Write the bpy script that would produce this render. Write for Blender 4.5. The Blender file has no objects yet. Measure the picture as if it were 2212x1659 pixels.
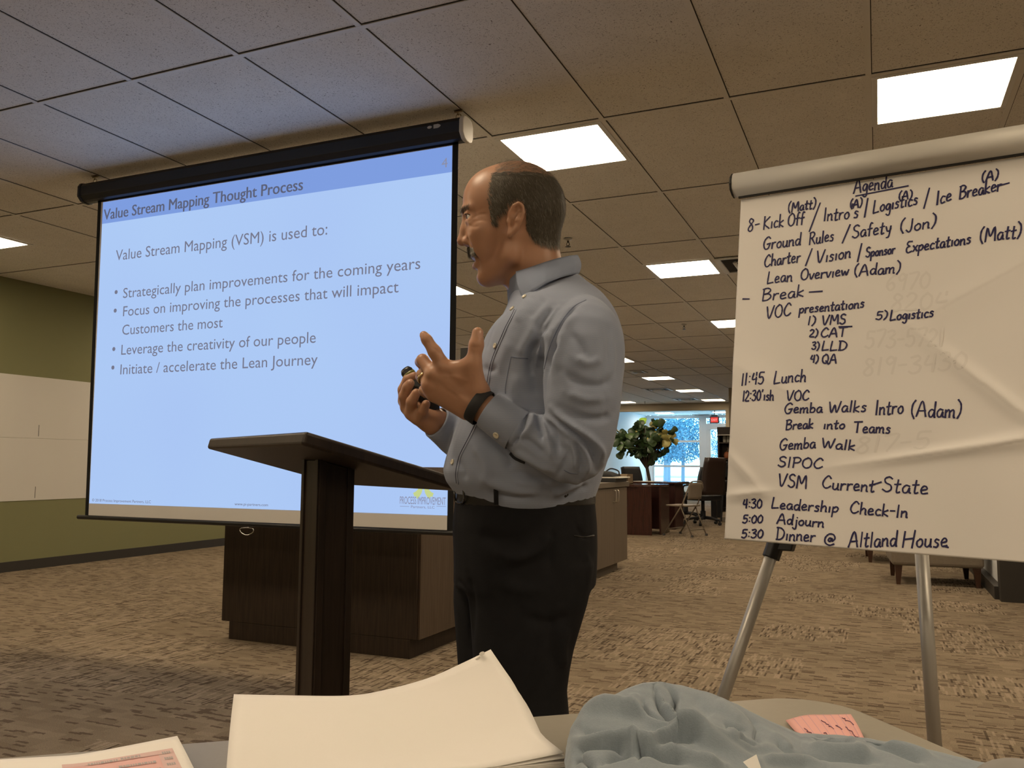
import bpy, bmesh, math, random
import numpy as np
from mathutils import Vector, Matrix
from mathutils.bvhtree import BVHTree

scene = bpy.context.scene
COL = scene.collection
random.seed(7)
RNG = np.random.default_rng(11)

# ------------------------------------------------------------------ camera
IMG_W, IMG_H = 2212, 1659
FPX = 1814.57
YAW, PITCH, ROLL = -0.409909, 0.0944435, 0.0060938
CAM = np.array([0.0, 0.0, 1.03])
_cy, _sy, _cp, _sp = math.cos(YAW), math.sin(YAW), math.cos(PITCH), math.sin(PITCH)
_f = np.array([_sy * _cp, _cy * _cp, _sp])
_r = np.array([_cy, -_sy, 0.0])
_u = np.cross(_r, _f)
CR = math.cos(ROLL) * _r + math.sin(ROLL) * _u
CU = math.cos(ROLL) * _u - math.sin(ROLL) * _r
CF = _f
cam_data = bpy.data.cameras.new('camera')
cam_data.sensor_fit = 'HORIZONTAL'
cam_data.sensor_width = 36.0
cam_data.lens = FPX / IMG_W * 36.0
cam_data.clip_start = 0.02
cam_data.clip_end = 300
cam = bpy.data.objects.new('camera', cam_data)
COL.objects.link(cam)
M = Matrix(((CR[0], CU[0], -CF[0], CAM[0]), (CR[1], CU[1], -CF[1], CAM[1]), (CR[2], CU[2], -CF[2], CAM[2]), (0, 0, 0, 1)))
cam.matrix_world = M
scene.camera = cam

# ------------------------------------------------------------------ view, sky
scene.view_settings.view_transform = 'Standard'
scene.view_settings.look = 'None'
scene.view_settings.gamma = 1.0
scene.view_settings.use_curve_mapping = False
scene.view_settings.exposure = 0.0
try:
    scene.cycles.max_bounces = 7
    scene.cycles.diffuse_bounces = 5
    scene.cycles.glossy_bounces = 3
    scene.cycles.transmission_bounces = 4
    scene.cycles.transparent_max_bounces = 8
    scene.cycles.caustics_reflective = False
    scene.cycles.caustics_refractive = False
    scene.cycles.sample_clamp_indirect = 6.0
    scene.cycles.use_denoising = True
except Exception:
    pass
LAMP_TINT = (1.0, 0.805, 0.565)
LAMP_POWER = 28.0
SLIDE_GAIN = 1.0
world = bpy.data.worlds.new('world')
scene.world = world
world.use_nodes = True
_nt = world.node_tree
_bg = _nt.nodes['Background']
_bg.inputs['Color'].default_value = (0.42, 0.78, 1.0, 1)
_bg.inputs['Strength'].default_value = 9.0

# ------------------------------------------------------------------ helpers
def ray(px, py):
    return (px - 1106) / FPX * CR - (py - 829.5) / FPX * CU + CF
def atz(px, py, z):
    d = ray(px, py); return CAM + d * (z - CAM[2]) / d[2]
def atx(px, py, x):
    d = ray(px, py); return CAM + d * (x - CAM[0]) / d[0]
def aty(px, py, y):
    d = ray(px, py); return CAM + d * (y - CAM[1]) / d[1]
def atd(px, py, t):
    return CAM + ray(px, py) * t
def atpl(px, py, p0, n):
    d = ray(px, py); return CAM + d * (np.dot(p0 - CAM, n) / np.dot(d, n))
def topx(P):
    v = np.asarray(P, float) - CAM
    t = v @ CF
    return 1106 + FPX * (v @ CR) / t, 829.5 - FPX * (v @ CU) / t, t

def lin(c):
    c = [x / 255.0 for x in c]
    return tuple(x / 12.92 if x <= 0.04045 else ((x + 0.055) / 1.055) ** 2.4 for x in c)

MATS = {}
def mat(name, rgb, rough=0.6, metal=0.0, spec=0.4, noise=None, bump=None, sheen=0.0, sss=0.0, coat=0.0):
    """rgb linear albedo. noise=(scale, amount, detail), bump=(scale, strength, distance)"""
    if name in MATS: return MATS[name]
    m = bpy.data.materials.new(name); m.use_nodes = True
    nt = m.node_tree; b = nt.nodes['Principled BSDF']
    b.inputs['Base Color'].default_value = (*rgb, 1)
    b.inputs['Roughness'].default_value = rough
    b.inputs['Metallic'].default_value = metal
    b.inputs['Specular IOR Level'].default_value = spec
    if sheen: b.inputs['Sheen Weight'].default_value = sheen
    if coat: b.inputs['Coat Weight'].default_value = coat
    if sss:
        b.inputs['Subsurface Weight'].default_value = sss
        b.inputs['Subsurface Radius'].default_value = (0.012, 0.004, 0.002)
        b.inputs['Subsurface Scale'].default_value = 0.5
    tc = nt.nodes.new('ShaderNodeTexCoord')
    if noise:
        n = nt.nodes.new('ShaderNodeTexNoise'); n.inputs['Scale'].default_value = noise[0]
        n.inputs['Detail'].default_value = noise[2] if len(noise) > 2 else 3
        nt.links.new(tc.outputs['Object'], n.inputs['Vector'])
        mx = nt.nodes.new('ShaderNodeMix'); mx.data_type = 'RGBA'
        a = noise[1]
        mx.inputs[6].default_value = (*[max(0, c * (1 - a)) for c in rgb], 1)
        mx.inputs[7].default_value = (*[min(1, c * (1 + a)) for c in rgb], 1)
        nt.links.new(n.outputs['Fac'], mx.inputs[0]); nt.links.new(mx.outputs[2], b.inputs['Base Color'])
    if bump:
        n = nt.nodes.new('ShaderNodeTexNoise'); n.inputs['Scale'].default_value = bump[0]; n.inputs['Detail'].default_value = 3
        nt.links.new(tc.outputs['Object'], n.inputs['Vector'])
        bp = nt.nodes.new('ShaderNodeBump'); bp.inputs['Strength'].default_value = bump[1]; bp.inputs['Distance'].default_value = bump[2]
        nt.links.new(n.outputs['Fac'], bp.inputs['Height']); nt.links.new(bp.outputs['Normal'], b.inputs['Normal'])
    MATS[name] = m
    return m
def emat(name, rgb, strength=1.0):
    if name in MATS: return MATS[name]
    m = bpy.data.materials.new(name); m.use_nodes = True
    nt = m.node_tree; nt.nodes.remove(nt.nodes['Principled BSDF'])
    e = nt.nodes.new('ShaderNodeEmission'); e.inputs['Color'].default_value = (*rgb, 1); e.inputs['Strength'].default_value = strength
    nt.links.new(e.outputs[0], nt.nodes['Material Output'].inputs['Surface'])
    MATS[name] = m
    return m
def wood(name, c1, c2, scale=6.0, stretch=(14, 14, 0.8), rough=0.45, spec=0.35):
    if name in MATS: return MATS[name]
    m = bpy.data.materials.new(name); m.use_nodes = True
    nt = m.node_tree; b = nt.nodes['Principled BSDF']
    tc = nt.nodes.new('ShaderNodeTexCoord'); mp = nt.nodes.new('ShaderNodeMapping')
    mp.inputs['Scale'].default_value = stretch
    n = nt.nodes.new('ShaderNodeTexNoise'); n.inputs['Scale'].default_value = scale; n.inputs['Detail'].default_value = 5; n.inputs['Distortion'].default_value = 0.6
    r = nt.nodes.new('ShaderNodeValToRGB')
    r.color_ramp.elements[0].position = 0.35; r.color_ramp.elements[0].color = (*c1, 1)
    r.color_ramp.elements[1].position = 0.68; r.color_ramp.elements[1].color = (*c2, 1)
    nt.links.new(tc.outputs['Object'], mp.inputs[0]); nt.links.new(mp.outputs[0], n.inputs['Vector'])
    nt.links.new(n.outputs['Fac'], r.inputs[0]); nt.links.new(r.outputs[0], b.inputs['Base Color'])
    b.inputs['Roughness'].default_value = rough; b.inputs['Specular IOR Level'].default_value = spec
    MATS[name] = m
    return m

class MB:
    """collects geometry, then links it as ONE mesh object"""
    def __init__(s): s.v = []; s.f = []
    def add(s, V, F):
        o = len(s.v); s.v += [tuple(map(float, p)) for p in V]; s.f += [tuple(i + o for i in q) for q in F]; return s
    def box(s, lo, hi):
        x0, y0, z0 = lo; x1, y1, z1 = hi
        return s.add([(x0,y0,z0),(x1,y0,z0),(x1,y1,z0),(x0,y1,z0),(x0,y0,z1),(x1,y0,z1),(x1,y1,z1),(x0,y1,z1)],
                     [(0,3,2,1),(4,5,6,7),(0,1,5,4),(1,2,6,5),(2,3,7,6),(3,0,4,7)])
    def obox(s, o, a, b, c):
        """box from corner o with edge vectors a, b, c"""
        o, a, b, c = map(np.asarray, (o, a, b, c))
        V = [o, o + a, o + a + b, o + b, o + c, o + a + c, o + a + b + c, o + b + c]
        F = [(0,3,2,1),(4,5,6,7),(0,1,5,4),(1,2,6,5),(2,3,7,6),(3,0,4,7)]
        if np.dot(np.cross(a, b), c) < 0: F = [q[::-1] for q in F]
        return s.add(V, F)
    def tube(s, pts, rad, n=10, flat=None, cap=True, closed=False):
        """swept tube; rad scalar or per point; flat=(vector, factor) squashes along a direction"""
        P = np.array(pts, float); m = len(P)
        R = np.full(m, rad, float) if np.isscalar(rad) else np.array(rad, float)
        T = np.zeros_like(P)
        for i in range(m):
            a = P[(i - 1) % m] if (closed or i > 0) else P[i]
            b = P[(i + 1) % m] if (closed or i < m - 1) else P[i]
            T[i] = b - a
        T /= np.linalg.norm(T, axis=1)[:, None] + 1e-12
        ref = np.array([0, 0, 1.0]) if abs(T[0][2]) < 0.9 else np.array([1.0, 0, 0])
        nrm = np.cross(T[0], ref); nrm /= np.linalg.norm(nrm)
        V = []
        for i in range(m):
            nrm = nrm - T[i] * np.dot(nrm, T[i]); nrm /= np.linalg.norm(nrm) + 1e-12
            bn = np.cross(T[i], nrm)
            for k in range(n):
                a = 2 * math.pi * k / n
                d = math.cos(a) * nrm + math.sin(a) * bn
                if flat is not None:
                    fv = np.asarray(flat[0], float); d = d - fv * np.dot(d, fv) * (1 - flat[1])
                V.append(P[i] + d * R[i])
        F = []
        for i in range(m if closed else m - 1):
            j = (i + 1) % m
            for k in range(n):
                l = (k + 1) % n
                F.append((i * n + k, i * n + l, j * n + l, j * n + k))
        if cap and not closed:
            F.append(tuple(range(n))[::-1]); F.append(tuple((m - 1) * n + k for k in range(n)))
        return s.add(V, F)
    def loft(s, rings, cap=True):
        n = len(rings[0]); V = [p for r in rings for p in r]; F = []
        for i in range(len(rings) - 1):
            for k in range(n):
                l = (k + 1) % n
                F.append((i * n + k, i * n + l, (i + 1) * n + l, (i + 1) * n + k))
        if cap:
            F.append(tuple(range(n))[::-1]); F.append(tuple((len(rings) - 1) * n + k for k in range(n)))
        return s.add(V, F)
    def lathe(s, prof, c=(0, 0, 0), n=20, axis=(0, 0, 1)):
        ax = np.asarray(axis, float); ax /= np.linalg.norm(ax)
        a = np.cross(ax, (1, 0, 0) if abs(ax[0]) < 0.9 else (0, 1, 0)); a /= np.linalg.norm(a); b = np.cross(ax, a)
        c = np.asarray(c, float)
        rings = [[c + ax * h + r * (math.cos(2*math.pi*k/n) * a + math.sin(2*math.pi*k/n) * b) for k in range(n)] for r, h in prof]
        return s.loft(rings)
    def prism(s, poly, a, b, o, d):
        """polygon (u,v) in the plane o + u a + v b, extruded along d"""
        o, a, b, d = map(lambda q: np.asarray(q, float), (o, a, b, d))
        n = len(poly)
        V = [o + u * a + v * b for u, v in poly] + [o + u * a + v * b + d for u, v in poly]
        F = [tuple(range(n))[::-1], tuple(range(n, 2 * n))] + [(i, (i + 1) % n, n + (i + 1) % n, n + i) for i in range(n)]
        return s.add(V, F)
    def grid(s, G):
        G = np.asarray(G, float); a, b = G.shape[:2]
        V = G.reshape(-1, 3); F = [(i*b+j, i*b+j+1, (i+1)*b+j+1, (i+1)*b+j) for i in range(a-1) for j in range(b-1)]
        return s.add(V, F)
    def ball(s, c, r, n=12, m=8):
        c = np.asarray(c, float); r = np.ones(3) * r
        rings = []
        for i in range(m + 1):
            t = math.pi * min(max(i / m, 0.01), 0.99)
            rings.append([c + r * np.array([math.sin(t)*math.cos(2*math.pi*k/n), math.sin(t)*math.sin(2*math.pi*k/n), -math.cos(t)]) for k in range(n)])
        return s.loft(rings)
    def build(s, name, m, parent=None, smooth=False, bevel=0.0, seg=2, solid=0.0, subsurf=0, fix=True):
        me = bpy.data.meshes.new(name)
        me.from_pydata(s.v, [], s.f); me.validate()
        if fix:
            bm = bmesh.new(); bm.from_mesh(me); bmesh.ops.recalc_face_normals(bm, faces=bm.faces); bm.to_mesh(me); bm.free()
        return link(name, me, m, parent, smooth, bevel, seg, solid, subsurf)
def link(name, me, m, parent=None, smooth=False, bevel=0.0, seg=2, solid=0.0, subsurf=0):
    o = bpy.data.objects.new(name, me); COL.objects.link(o)
    for q in (m if isinstance(m, (list, tuple)) else [m]): me.materials.append(q)
    if smooth: me.polygons.foreach_set('use_smooth', [True] * len(me.polygons))
    if solid:
        md = o.modifiers.new('solid', 'SOLIDIFY'); md.thickness = solid; md.offset = 0
    if bevel:
        md = o.modifiers.new('bevel', 'BEVEL'); md.width = bevel; md.segments = seg; md.limit_method = 'ANGLE'; md.angle_limit = math.radians(40)
    if subsurf:
        md = o.modifiers.new('sub', 'SUBSURF'); md.levels = subsurf; md.render_levels = subsurf
    if parent is not None:
        o.parent = parent
        if parent.type == 'EMPTY': o.matrix_parent_inverse = Matrix.Translation(-parent.location)
    return o
def tag(o, label=None, cat=None, group=None, kind=None):
    if label: o['label'] = label
    if cat: o['category'] = cat
    if group: o['group'] = group
    if kind: o['kind'] = kind
    return o
def thing(name, label, cat, loc=(0, 0, 0), group=None):
    o = bpy.data.objects.new(name, None); COL.objects.link(o); o.location = loc
    o.empty_display_size = 0.05
    return tag(o, label, cat, group)
def struct(o): o['kind'] = 'structure'; return o
def copy_tree(o, parent=None):
    c = o.copy(); COL.objects.link(c)
    if parent is not None: c.parent = parent
    for ch in list(o.children): copy_tree(ch, c)
    return c
def instance(proto, loc, rz=0.0, label=None, group=None, scale=None):
    c = copy_tree(proto); c.location = loc; c.rotation_euler = (0, 0, rz)
    if scale: c.scale = (scale,) * 3
    if label: c['label'] = label
    if group: c['group'] = group
    return c
def purge(proto):
    for ch in list(proto.children): purge(ch)
    bpy.data.objects.remove(proto)

def crom(pts, n=6, closed=False):
    """Catmull-Rom resampling of a polyline"""
    P = [np.asarray(p, float) for p in pts]
    if len(P) < 3 and not closed: return P
    out = []; m = len(P)
    for i in range(m if closed else m - 1):
        p0 = P[(i-1) % m] if (closed or i > 0) else 2*P[0]-P[1]
        p1 = P[i]; p2 = P[(i+1) % m]
        p3 = P[(i+2) % m] if (closed or i + 2 < m) else 2*P[-1]-P[-2]
        for k in range(n):
            t = k / n
            out.append(0.5*((2*p1)+(-p0+p2)*t+(2*p0-5*p1+4*p2-p3)*t*t+(-p0+3*p1-3*p2+p3)*t**3))
    if not closed: out.append(P[-1])
    return out

# ------------------------------------------------------------------ distance-field sculpting
class SDF:
    def __init__(s, lo, hi, vox):
        s.lo = np.array(lo, float); s.vox = vox
        s.n = np.ceil((np.array(hi) - s.lo) / vox).astype(int) + 1
        s.a = np.full(s.n, 0.05, np.float32)
    def _win(s, blo, bhi):
        i0 = np.clip(np.floor((blo - s.lo) / s.vox).astype(int), 0, s.n); i1 = np.clip(np.ceil((bhi - s.lo) / s.vox).astype(int) + 1, 0, s.n)
        if np.any(i1 <= i0): return None, None
        g = np.stack(np.meshgrid(*[s.lo[k] + s.vox * np.arange(i0[k], i1[k]) for k in range(3)], indexing='ij'), -1)
        return tuple(slice(i0[k], i1[k]) for k in range(3)), g
    def comb(s, sl, d, k, op):
        a = s.a[sl]; d = d.astype(np.float32)
        if op == 'add':
            h = np.clip(0.5 + 0.5 * (a - d) / k, 0, 1); s.a[sl] = a * (1 - h) + d * h - k * h * (1 - h)
        else:
            h = np.clip(0.5 - 0.5 * (a + d) / k, 0, 1); s.a[sl] = a * (1 - h) - d * h + k * h * (1 - h)
    def cone(s, a, b, r1, r2, k=0.006, op='add'):
        a = np.asarray(a, float); b = np.asarray(b, float); R = max(r1, r2) + 0.03
        sl, g = s._win(np.minimum(a, b) - R, np.maximum(a, b) + R)
        if sl is None: return s
        ab = b - a; L2 = max(ab @ ab, 1e-12)
        t = np.clip(((g - a) @ ab) / L2, 0, 1)
        d = np.linalg.norm(g - a - t[..., None] * ab, axis=-1) - (r1 + (r2 - r1) * t)
        s.comb(sl, d, k, op); return s
    def chain(s, pts, rad, k=0.006, op='add'):
        for i in range(len(pts) - 1): s.cone(pts[i], pts[i+1], rad[i], rad[i+1], k, op)
        return s
    def ell(s, c, r, k=0.008, rot=None, op='add'):
        c = np.asarray(c, float); r = np.asarray(r, float)
        R = r.max() + 0.03 if rot is not None else r + 0.03
        sl, g = s._win(c - R, c + R)
        if sl is None: return s
        q = g - c
        if rot is not None: q = q @ np.asarray(rot, float)   # columns = axes
        k0 = np.linalg.norm(q / r, axis=-1); k1 = np.linalg.norm(q / (r * r), axis=-1) + 1e-9
        s.comb(sl, k0 * (k0 - 1) / k1, k, op); return s
    def mesh(s):
        """surface nets"""
        a = s.a
        for k in range(3):
            q = [slice(None)] * 3
            for e in (0, -1): q[k] = e; a[tuple(q)] = np.maximum(a[tuple(q)], .001)
        neg = a < 0; nx, ny, nz = a.shape
        corners = [(i, j, k) for i in (0, 1) for j in (0, 1) for k in (0, 1)]
        cs = [neg[i:nx-1+i, j:ny-1+j, k:nz-1+k] for i, j, k in corners]
        cnt = sum(c.astype(np.int8) for c in cs)
        act = (cnt > 0) & (cnt < 8)
        idx = np.argwhere(act); vid = -np.ones(act.shape, np.int64); vid[act] = np.arange(len(idx))
        acc = np.zeros((len(idx), 3)); w = np.zeros(len(idx))
        val = {c: a[idx[:,0]+c[0], idx[:,1]+c[1], idx[:,2]+c[2]] for c in corners}
        for c in corners:
            for ax in range(3):
                if c[ax] == 0:
                    e = list(c); e[ax] = 1; e = tuple(e)
                    v0, v1 = val[c], val[e]; mk = (v0 < 0) != (v1 < 0)
                    t = np.where(mk, v0 / np.where(mk, v0 - v1, 1), 0)
                    p = np.tile(np.array(c, float), (len(idx), 1)); p[:, ax] += t
                    acc[mk] += p[mk]; w[mk] += 1
        V = s.lo + s.vox * (idx + acc / w[:, None])
        F = []
        for ax in range(3):
            o = [1, 1, 1]; o[ax] = 0
            sh = [slice(o[k], a.shape[k] - 1) for k in range(3)]
            A = neg[tuple(sh)]; sh2 = list(sh); sh2[ax] = slice(sh[ax].start + 1, sh[ax].stop + 1); B = neg[tuple(sh2)]
            for flip, mk in ((False, A & ~B), (True, ~A & B)):
                q = np.argwhere(mk) + np.array(o)
                if len(q) == 0: continue
                u, v = [k for k in range(3) if k != ax]
                du = np.zeros(3, int); du[u] = 1; dv = np.zeros(3, int); dv[v] = 1
                g = lambda p: vid[p[:,0], p[:,1], p[:,2]]
                quad = np.stack([g(q - du - dv), g(q - dv), g(q), g(q - du)], 1)
                if ax == 1: quad = quad[:, ::-1]
                if flip: quad = quad[:, ::-1]
                F.append(quad)
        return V, np.concatenate(F)
def smooth_mesh(V, F, it=2, lam=0.5):
    E = np.concatenate([F[:, [0, 1]], F[:, [1, 2]], F[:, [2, 3]], F[:, [3, 0]]]); E = np.concatenate([E, E[:, ::-1]])
    n = len(V); deg = np.bincount(E[:, 0], minlength=n).astype(float); deg[deg == 0] = 1
    for _ in range(it):
        S = np.stack([np.bincount(E[:, 0], weights=V[E[:, 1], k], minlength=n) for k in range(3)], 1) / deg[:, None]
        V = V + lam * (S - V)
    return V
def normals_of(V, F):
    n = np.cross(V[F[:, 2]] - V[F[:, 0]], V[F[:, 3]] - V[F[:, 1]])
    N = np.zeros_like(V)
    for k in range(4):
        for c in range(3): N[:, c] += np.bincount(F[:, k], weights=n[:, c], minlength=len(V))
    return N / (np.linalg.norm(N, axis=1)[:, None] + 1e-12)
def np_mesh(name, V, F):
    me = bpy.data.meshes.new(name)
    me.vertices.add(len(V)); me.vertices.foreach_set('co', np.asarray(V, np.float32).ravel())
    F = np.asarray(F); k = F.shape[1]
    me.loops.add(F.size); me.loops.foreach_set('vertex_index', F.ravel().astype(np.int32))
    me.polygons.add(len(F)); me.polygons.foreach_set('loop_start', (np.arange(len(F)) * k).astype(np.int32))
    me.polygons.foreach_set('loop_total', np.full(len(F), k, np.int32))
    me.update(calc_edges=True)
    return me
def seg_dist(X, Y, poly):
    """distance of points to a polyline, in the same units, plus the running parameter 0..1"""
    best = np.full(X.shape, 1e9); par = np.zeros(X.shape)
    m = len(poly) - 1
    for i in range(m):
        ax, ay = poly[i]; bx, by = poly[i+1]
        dx, dy = bx-ax, by-ay; L = dx*dx+dy*dy+1e-9
        t = np.clip(((X-ax)*dx+(Y-ay)*dy)/L, 0, 1)
        d = np.hypot(X-ax-t*dx, Y-ay-t*dy)
        mk = d < best; best[mk] = d[mk]; par[mk] = (i+t[mk])/m
    return best, par
def sculpt(V, F, folds):
    """raise (+) or press in (-) folds: (polyline, height in m, half-width in px)"""
    N = normals_of(V, F); d = V - CAM; t = d @ CF
    X = 1106 + FPX * (d @ CR) / t; Y = 829.5 - FPX * (d @ CU) / t
    face = np.clip(-(N * (d / np.linalg.norm(d, axis=1)[:, None])).sum(1) * 2.0, 0, 1)
    H = np.zeros(len(V))
    for poly, amp, w in folds:
        q = [tuple(p) for p in crom(poly, 5)]
        xs = [p[0] for p in q]; ys = [p[1] for p in q]
        mk = (X > min(xs)-3*w) & (X < max(xs)+3*w) & (Y > min(ys)-3*w) & (Y < max(ys)+3*w) & (face > 0)
        if not mk.any(): continue
        dd, pa = seg_dist(X[mk], Y[mk], q)
        env = np.clip(np.minimum(pa, 1-pa)*5, 0.25, 1)
        H[mk] += amp * np.exp(-(dd/w)**2) * env
    return V + N * (H * face)[:, None]
def fbm(P, scale, seed=0, octaves=3):
    """cheap smooth noise for mesh displacement: sum of rotated sines"""
    rg = np.random.default_rng(seed); out = np.zeros(len(P)); amp = 1.0
    for o in range(octaves):
        for _ in range(5):
            k = rg.normal(size=3); k /= np.linalg.norm(k)
            out += amp * np.sin(P @ k * scale * rg.uniform(0.6, 1.5) + rg.uniform(0, 6.3)) / 5
        scale *= 2.1; amp *= 0.5
    return out
# ------------------------------------------------------------------ room shell
U = 0.61                                  # ceiling grid module (2 ft)
ZC = CAM[2] + 2.79593 * U                 # ceiling height
GX = lambda i: (i - 5.9753) * U
GY = lambda j: (2 * j + 4.359) * U
XL, XR, Y0, Y1, YB = -7.45, 5.6, -5.2, 29.0, 23.42

def mat_ceiling():
    m = bpy.data.materials.new('ceiling_tile'); m.use_nodes = True
    nt = m.node_tree; b = nt.nodes['Principled BSDF']; L = nt.links
    tc = nt.nodes.new('ShaderNodeTexCoord')
    def speck(scale, lo, hi, st):
        mp = nt.nodes.new('ShaderNodeMapping'); mp.inputs['Scale'].default_value = st
        n = nt.nodes.new('ShaderNodeTexNoise'); n.inputs['Scale'].default_value = scale; n.inputs['Detail'].default_value = 2.5; n.inputs['Distortion'].default_value = 1.2
        r = nt.nodes.new('ShaderNodeMapRange'); r.inputs[1].default_value = lo; r.inputs[2].default_value = hi
        L.new(tc.outputs['Object'], mp.inputs[0]); L.new(mp.outputs[0], n.inputs['Vector']); L.new(n.outputs['Fac'], r.inputs[0]); return r
    a = speck(150, 0.62, 0.68, (1.0, 1.6, 1)); c = speck(95, 0.65, 0.71, (1.7, 1.0, 1)); v = speck(3, 0.3, 0.7, (1, 1, 1))
    mx = nt.nodes.new('ShaderNodeMath'); mx.operation = 'MAXIMUM'; L.new(a.outputs[0], mx.inputs[0]); L.new(c.outputs[0], mx.inputs[1])
    ba = nt.nodes.new('ShaderNodeMix'); ba.data_type = 'RGBA'; ba.inputs[6].default_value = (.75, .73, .69, 1); ba.inputs[7].default_value = (.80, .78, .74, 1)
    L.new(v.outputs[0], ba.inputs[0])
    co = nt.nodes.new('ShaderNodeMix'); co.data_type = 'RGBA'; co.inputs[7].default_value = (.16, .14, .12, 1)
    L.new(mx.outputs[0], co.inputs[0]); L.new(ba.outputs[2], co.inputs[6]); L.new(co.outputs[2], b.inputs['Base Color'])
    b.inputs['Roughness'].default_value = 0.95; b.inputs['Specular IOR Level'].default_value = 0.1
    return m
def mat_carpet():
    m = bpy.data.materials.new('carpet_tile'); m.use_nodes = True
    nt = m.node_tree; b = nt.nodes['Principled BSDF']; L = nt.links
    N = nt.nodes.new
    tc = N('ShaderNodeTexCoord')
    def math_(op, a, c=None, val=None):
        n = N('ShaderNodeMath'); n.operation = op
        L.new(a, n.inputs[0])
        if c is not None: L.new(c, n.inputs[1])
        if val is not None: n.inputs[1].default_value = val
        return n.outputs[0]
    wn = N('ShaderNodeTexNoise'); wn.inputs['Scale'].default_value = 38; wn.inputs['Detail'].default_value = 1
    L.new(tc.outputs['Object'], wn.inputs['Vector'])
    wc = N('ShaderNodeVectorMath'); wc.operation = 'MULTIPLY_ADD'; wc.inputs[1].default_value = (.020, .016, 0); wc.inputs[2].default_value = (-.010, -.008, 0)
    L.new(wn.outputs['Color'], wc.inputs[0])
    wob = N('ShaderNodeVectorMath'); wob.operation = 'ADD'; L.new(tc.outputs['Object'], wob.inputs[0]); L.new(wc.outputs[0], wob.inputs[1])
    # long streaks running along x
    def brick(bw, rh, seed, rot=0.0, wobble=True):
        mp = N('ShaderNodeMapping'); mp.inputs['Rotation'].default_value = (0, 0, rot); mp.inputs['Location'].default_value = (seed, seed * 0.7, 0)
        L.new(wob.outputs[0] if wobble else tc.outputs['Object'], mp.inputs[0])
        t = N('ShaderNodeTexBrick'); t.inputs['Scale'].default_value = 1.0; t.inputs['Mortar Size'].default_value = 0.0
        t.inputs['Brick Width'].default_value = bw; t.inputs['Row Height'].default_value = rh; t.offset = 0.37; t.offset_frequency = 3
        t.inputs['Color1'].default_value = (0, 0, 0, 1); t.inputs['Color2'].default_value = (1, 1, 1, 1)
        L.new(mp.outputs[0], t.inputs['Vector']); return t.outputs['Color']
    s1 = brick(0.085, 0.040, 3.1); s2 = brick(0.062, 0.014, 7.7)
    d1 = brick(0.075, 0.0095, 1.3, math.pi / 2, False)
    grain = N('ShaderNodeTexNoise'); grain.inputs['Scale'].default_value = 260; grain.inputs['Detail'].default_value = 2
    L.new(tc.outputs['Object'], grain.inputs['Vector'])
    big = N('ShaderNodeTexNoise'); big.inputs['Scale'].default_value = 1.1; big.inputs['Detail'].default_value = 2
    L.new(tc.outputs['Object'], big.inputs['Vector'])
    base = N('ShaderNodeMix'); base.data_type = 'RGBA'; base.inputs[6].default_value = (.172, .134, .092, 1); base.inputs[7].default_value = (.226, .180, .128, 1)
    L.new(s1, base.inputs[0])
    dk = N('ShaderNodeMix'); dk.data_type = 'RGBA'; dk.inputs[7].default_value = (.072, .052, .036, 1)
    fdk = math_('MULTIPLY', math_('GREATER_THAN', s2, val=0.86), val=0.75)
    L.new(fdk, dk.inputs[0]); L.new(base.outputs[2], dk.inputs[6])
    # patches with upright dashes: 0.5 m squares
    vor = brick(0.5, 0.5, 0.2, 0.0, False)
    patch = math_('GREATER_THAN', vor, val=0.58)
    dash = N('ShaderNodeMix'); dash.data_type = 'RGBA'; L.new(dk.outputs[2], dash.inputs[6]); dash.inputs[7].default_value = (.38, .31, .235, 1)
    L.new(math_('MULTIPLY', math_('MULTIPLY', math_('GREATER_THAN', d1, val=0.74), patch), val=0.34), dash.inputs[0])
    dash2 = N('ShaderNodeMix'); dash2.data_type = 'RGBA'; L.new(dash.outputs[2], dash2.inputs[6]); dash2.inputs[7].default_value = (.045, .032, .022, 1)
    L.new(math_('MULTIPLY', math_('MULTIPLY', math_('LESS_THAN', d1, val=0.10), patch), val=0.70), dash2.inputs[0])
    gm = N('ShaderNodeMapRange'); gm.inputs[1].default_value = 0.25; gm.inputs[2].default_value = 0.75; gm.inputs[3].default_value = 0.72; gm.inputs[4].default_value = 1.28
    L.new(grain.outputs['Fac'], gm.inputs[0])
    bgm = N('ShaderNodeMapRange'); bgm.inputs[1].default_value = 0.3; bgm.inputs[2].default_value = 0.7; bgm.inputs[3].default_value = 0.9; bgm.inputs[4].default_value = 1.1
    L.new(big.outputs['Fac'], bgm.inputs[0])
    sc = N('ShaderNodeVectorMath'); sc.operation = 'SCALE'
    L.new(dash2.outputs[2], sc.inputs[0]); L.new(math_('MULTIPLY', gm.outputs[0], bgm.outputs[0]), sc.inputs[3]); L.new(sc.outputs[0], b.inputs['Base Color'])
    bp = N('ShaderNodeBump'); bp.inputs['Strength'].default_value = 0.5; bp.inputs['Distance'].default_value = 0.004
    L.new(grain.outputs['Fac'], bp.inputs['Height']); L.new(bp.outputs[0], b.inputs['Normal'])
    b.inputs['Roughness'].default_value = 1.0; b.inputs['Specular IOR Level'].default_value = 0.05
    return m
M_CEIL, M_CARPET = mat_ceiling(), mat_carpet()
M_OLIVE = mat('olive_paint', (.175, .172, .082), 0.85, noise=(2.0, .05), bump=(180, .08, .002))
M_CREAM = mat('cream_paint', (.62, .60, .56), 0.85, bump=(180, .08, .002))
M_TAN = mat('tan_paint', (.27, .225, .16), 0.85)
M_PALE = mat('pale_paint', (.74, .76, .78), 0.85)
M_BASE = mat('dark_baseboard', (.028, .024, .020), 0.5)
M_WHITE = mat('white_paint_metal', (.72, .72, .70), 0.45)
M_GRID = mat('ceiling_grid_paint', (.74, .72, .68), 0.6)
M_BLACK = mat('black_plastic', (.012, .012, .012), 0.45)
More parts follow.
